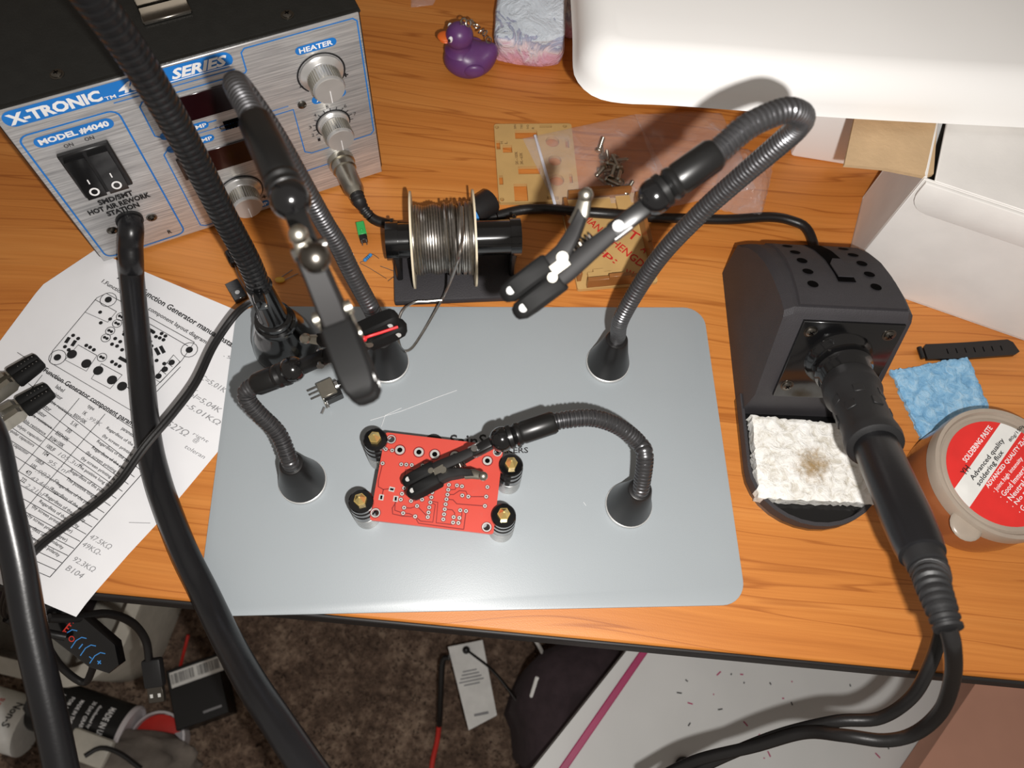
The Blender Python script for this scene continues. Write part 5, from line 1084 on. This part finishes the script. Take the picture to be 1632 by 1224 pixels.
# black box with barcode label
bb = thing('black_carton', 'flat black box with a white barcode label on the carpet', 'box', G(315, 1110, FL)); zt = FL + .045
k1, k2, k3, k4 = G(264, 1070, zt), G(335, 1045, zt), G(368, 1140, zt), G(274, 1168, zt); BBf = Fr(k1, k2 - k1, k1 - k4)
wB = (k2 - k1).length * 1.15; hB = (k1 - k4).length; m = MB(); m.box((wB / 2, -hB / 2, -.022), (wB, hB, .044), BBf, .001, 1); bbx = m.build('box_body', M['black'], bb)
m = MB(); lp = Fr(k1, k2 - k1, k1 - k4); m.box((.038, -.014, .0004), (.068, .020, .0003), lp); lb2 = m.build('barcode_label', M['whitelabel'], bbx, label='white label strip with two barcodes')
m = MB(); rn = random.Random(9)
for x0_, x1_ in ((.006, .034), (.040, .068)):
    x = x0_
    while x < x1_: w_ = rn.uniform(.0005, .0014); m.box((x, -.013, .0006), (w_, .013, .0001), lp); x += w_ + rn.uniform(.0006, .0014)
m.build('bars', M['ink'], lb2)
m = MB(); m.box((wB * .72, -hB * .86, .0004), (.024, .003, .0002), lp); m.build('small_print', M['pencil'], bbx)
# spray can lying down
ca, cb2 = G(70, 1122, FL + .033), G(207, 1168, FL + .033); cfz = Fr(ca, (cb2 - ca).cross(V((0, 0, 1))), V((0, 0, 1))); cfz.z = (cb2 - ca).normalized(); Lk = (cb2 - ca).length
cn = thing('spray_can', 'black spray can with white print lying on the carpet at lower left', 'can', (ca + cb2) / 2 - V((0, 0, .033)))
m = MB(); m.lathe([(.028, -.01), (.033, 0), (.033, Lk - .004)], cfz, 40); cbd = m.build('can_body', M['black'], cn)
m = MB(); m.lathe([(.0335, Lk - .004), (.034, Lk), (.032, Lk + .002), (.030, Lk - .002), (0, Lk - .003)], cfz, 40); m.build('can_base', M['lidpad'], cn, label='pale concave end of the can')
m = MB()
def ct_(t, s, a, w_, h):                              # wrap small text on the can
    vs, fs = glyphs(t, 0, .02); x0 = min(q[0] for q in vs); x1 = max(q[0] for q in vs); y1 = max(q[1] for q in vs); out = []
    for q in vs: zz = s + (q[1]) / y1 * -h * -1; th = R(a) + (q[0] - x0) / (x1 - x0) * w_ / .0333; out.append(cfz.p(.0333 * math.sin(th), .0333 * math.cos(th), zz))
    m.add(out, fs)
for i, t_ in enumerate(('MADE IN THE', 'FOR MORE', 'USE AND', 'CAUTION')): ct_(t_, Lk * .45 - i * .013, -38, .03, .005)
ct_('MADE IN USA', Lk - .028, -44, .042, .008); ct_('30 DAY GRAB', Lk - .052, -44, .034, .005); ct_('distributed by', Lk - .042, -40, .03, .004)
m.build('can_print', M['white'], cbd)
m = MB(); rc_ = G(262, 1180, FL); m.lathe([(.001, .001), (.034, .001), (.036, .010), (.036, .030), (.033, .031), (.032, .010), (.0, .009)], Fr((rc_.x, rc_.y, FL)), 36); rd = thing('white_cup', 'white plastic cap with a red interior beside the spray can', 'cap', (rc_.x, rc_.y, FL)); m.build('cup_wall', M['lidpad'], rd)
m = MB(); m.lathe([(.031, .011), (.0315, .026), (.020, .029), (.0, .028)], Fr((rc_.x, rc_.y, FL)), 30, a0=20, a1=230); m.build('red_insert', M['redplastic'], rd)
# labelled white tube at far left
wa, wb3 = G(-20, 1140, FL + .03), G(48, 1160, FL + .03); m = MB(); cz = Fr(wa, (wb3 - wa).cross(V((0, 0, 1))), V((0, 0, 1))); cz.z = (wb3 - wa).normalized(); Lk2 = (wb3 - wa).length
wc = thing('labelled_tub', 'white tub with red and black print lying at the lower left edge', 'tub', (wa + wb3) / 2 - V((0, 0, .03))); m.lathe([(.036, -.01), (.036, Lk2)], cz, 36); wcb = m.build('tub_body', M['whitelabel'], wc); cfz = cz
m = MB()
def ct2(t, s, a, w_, h):
    vs, fs = glyphs(t, 0, .02); x0 = min(q[0] for q in vs); x1 = max(q[0] for q in vs); y1 = max(q[1] for q in vs)
    m.add([cz.p(.0364 * math.sin(R(a) + (q[0] - x0) / (x1 - x0) * w_ / .0364), .0364 * math.cos(R(a) + (q[0] - x0) / (x1 - x0) * w_ / .0364), s + q[1] / y1 * h) for q in vs], fs)
ct2('Non-S', Lk2 - .018, -46, .032, .010); m.build('black_print', M['ink'], wcb); m = MB(); ct2('SUPPORT', Lk2 - .040, -46, .030, .006); m.build('red_print', M['redplastic'], wcb)
# crumpled cloth at the bottom edge
m = MB(); b = bmesh.new(); bmesh.ops.create_uvsphere(b, u_segments=40, v_segments=24, radius=1); cc = G(205, 1222, FL + .03)
for q in b.verts: k_ = 1 + .22 * mn.noise(q.co * 2.6) + .08 * mn.noise(q.co * 7); q.co = V((cc.x + q.co.x * .085 * k_, cc.y + q.co.y * .042 * k_, max(FL + .001, FL + .034 + q.co.z * .036 * k_)))
m.bm(b); tag(m.build('crumpled_cloth', M['cloth'], angle=80), 'crumpled grey cloth on the carpet at the bottom edge', 'cloth')
m = MB(); m.tube([G(300, 1012, FL + .03), G(286, 1068, FL + .006)], .0022, 8); tag(m.build('red_strap', M['redplastic']), 'thin red strap on the carpet behind the black box', 'strap')
# clear scraper strip
m = MB(); f = Fr(G(135, 1190, FL + .072), (1, -.35, 0), (.35, 1, 0)); m.box((.006, 0, 0), (.055, .034, .012), f, .004, 2); m.box((0, 0, -.038), (.02, .02, .062), f); tag(m.build('plastic_case', M['bin']), 'small grey-white plastic case beside the spray can and cloth', 'case')
m = MB(); m.tube(smooth([G(135, 1205, FL + .09), G(160, 1192, FL + .085), G(190, 1200, FL + .08), G(225, 1225, FL + .07)], .006), .003, 8); tag(m.build('floor_cable', M['cord']), 'black cable looping over the grey cloth at the bottom edge', 'cable')
bpy.context.view_layer.update()
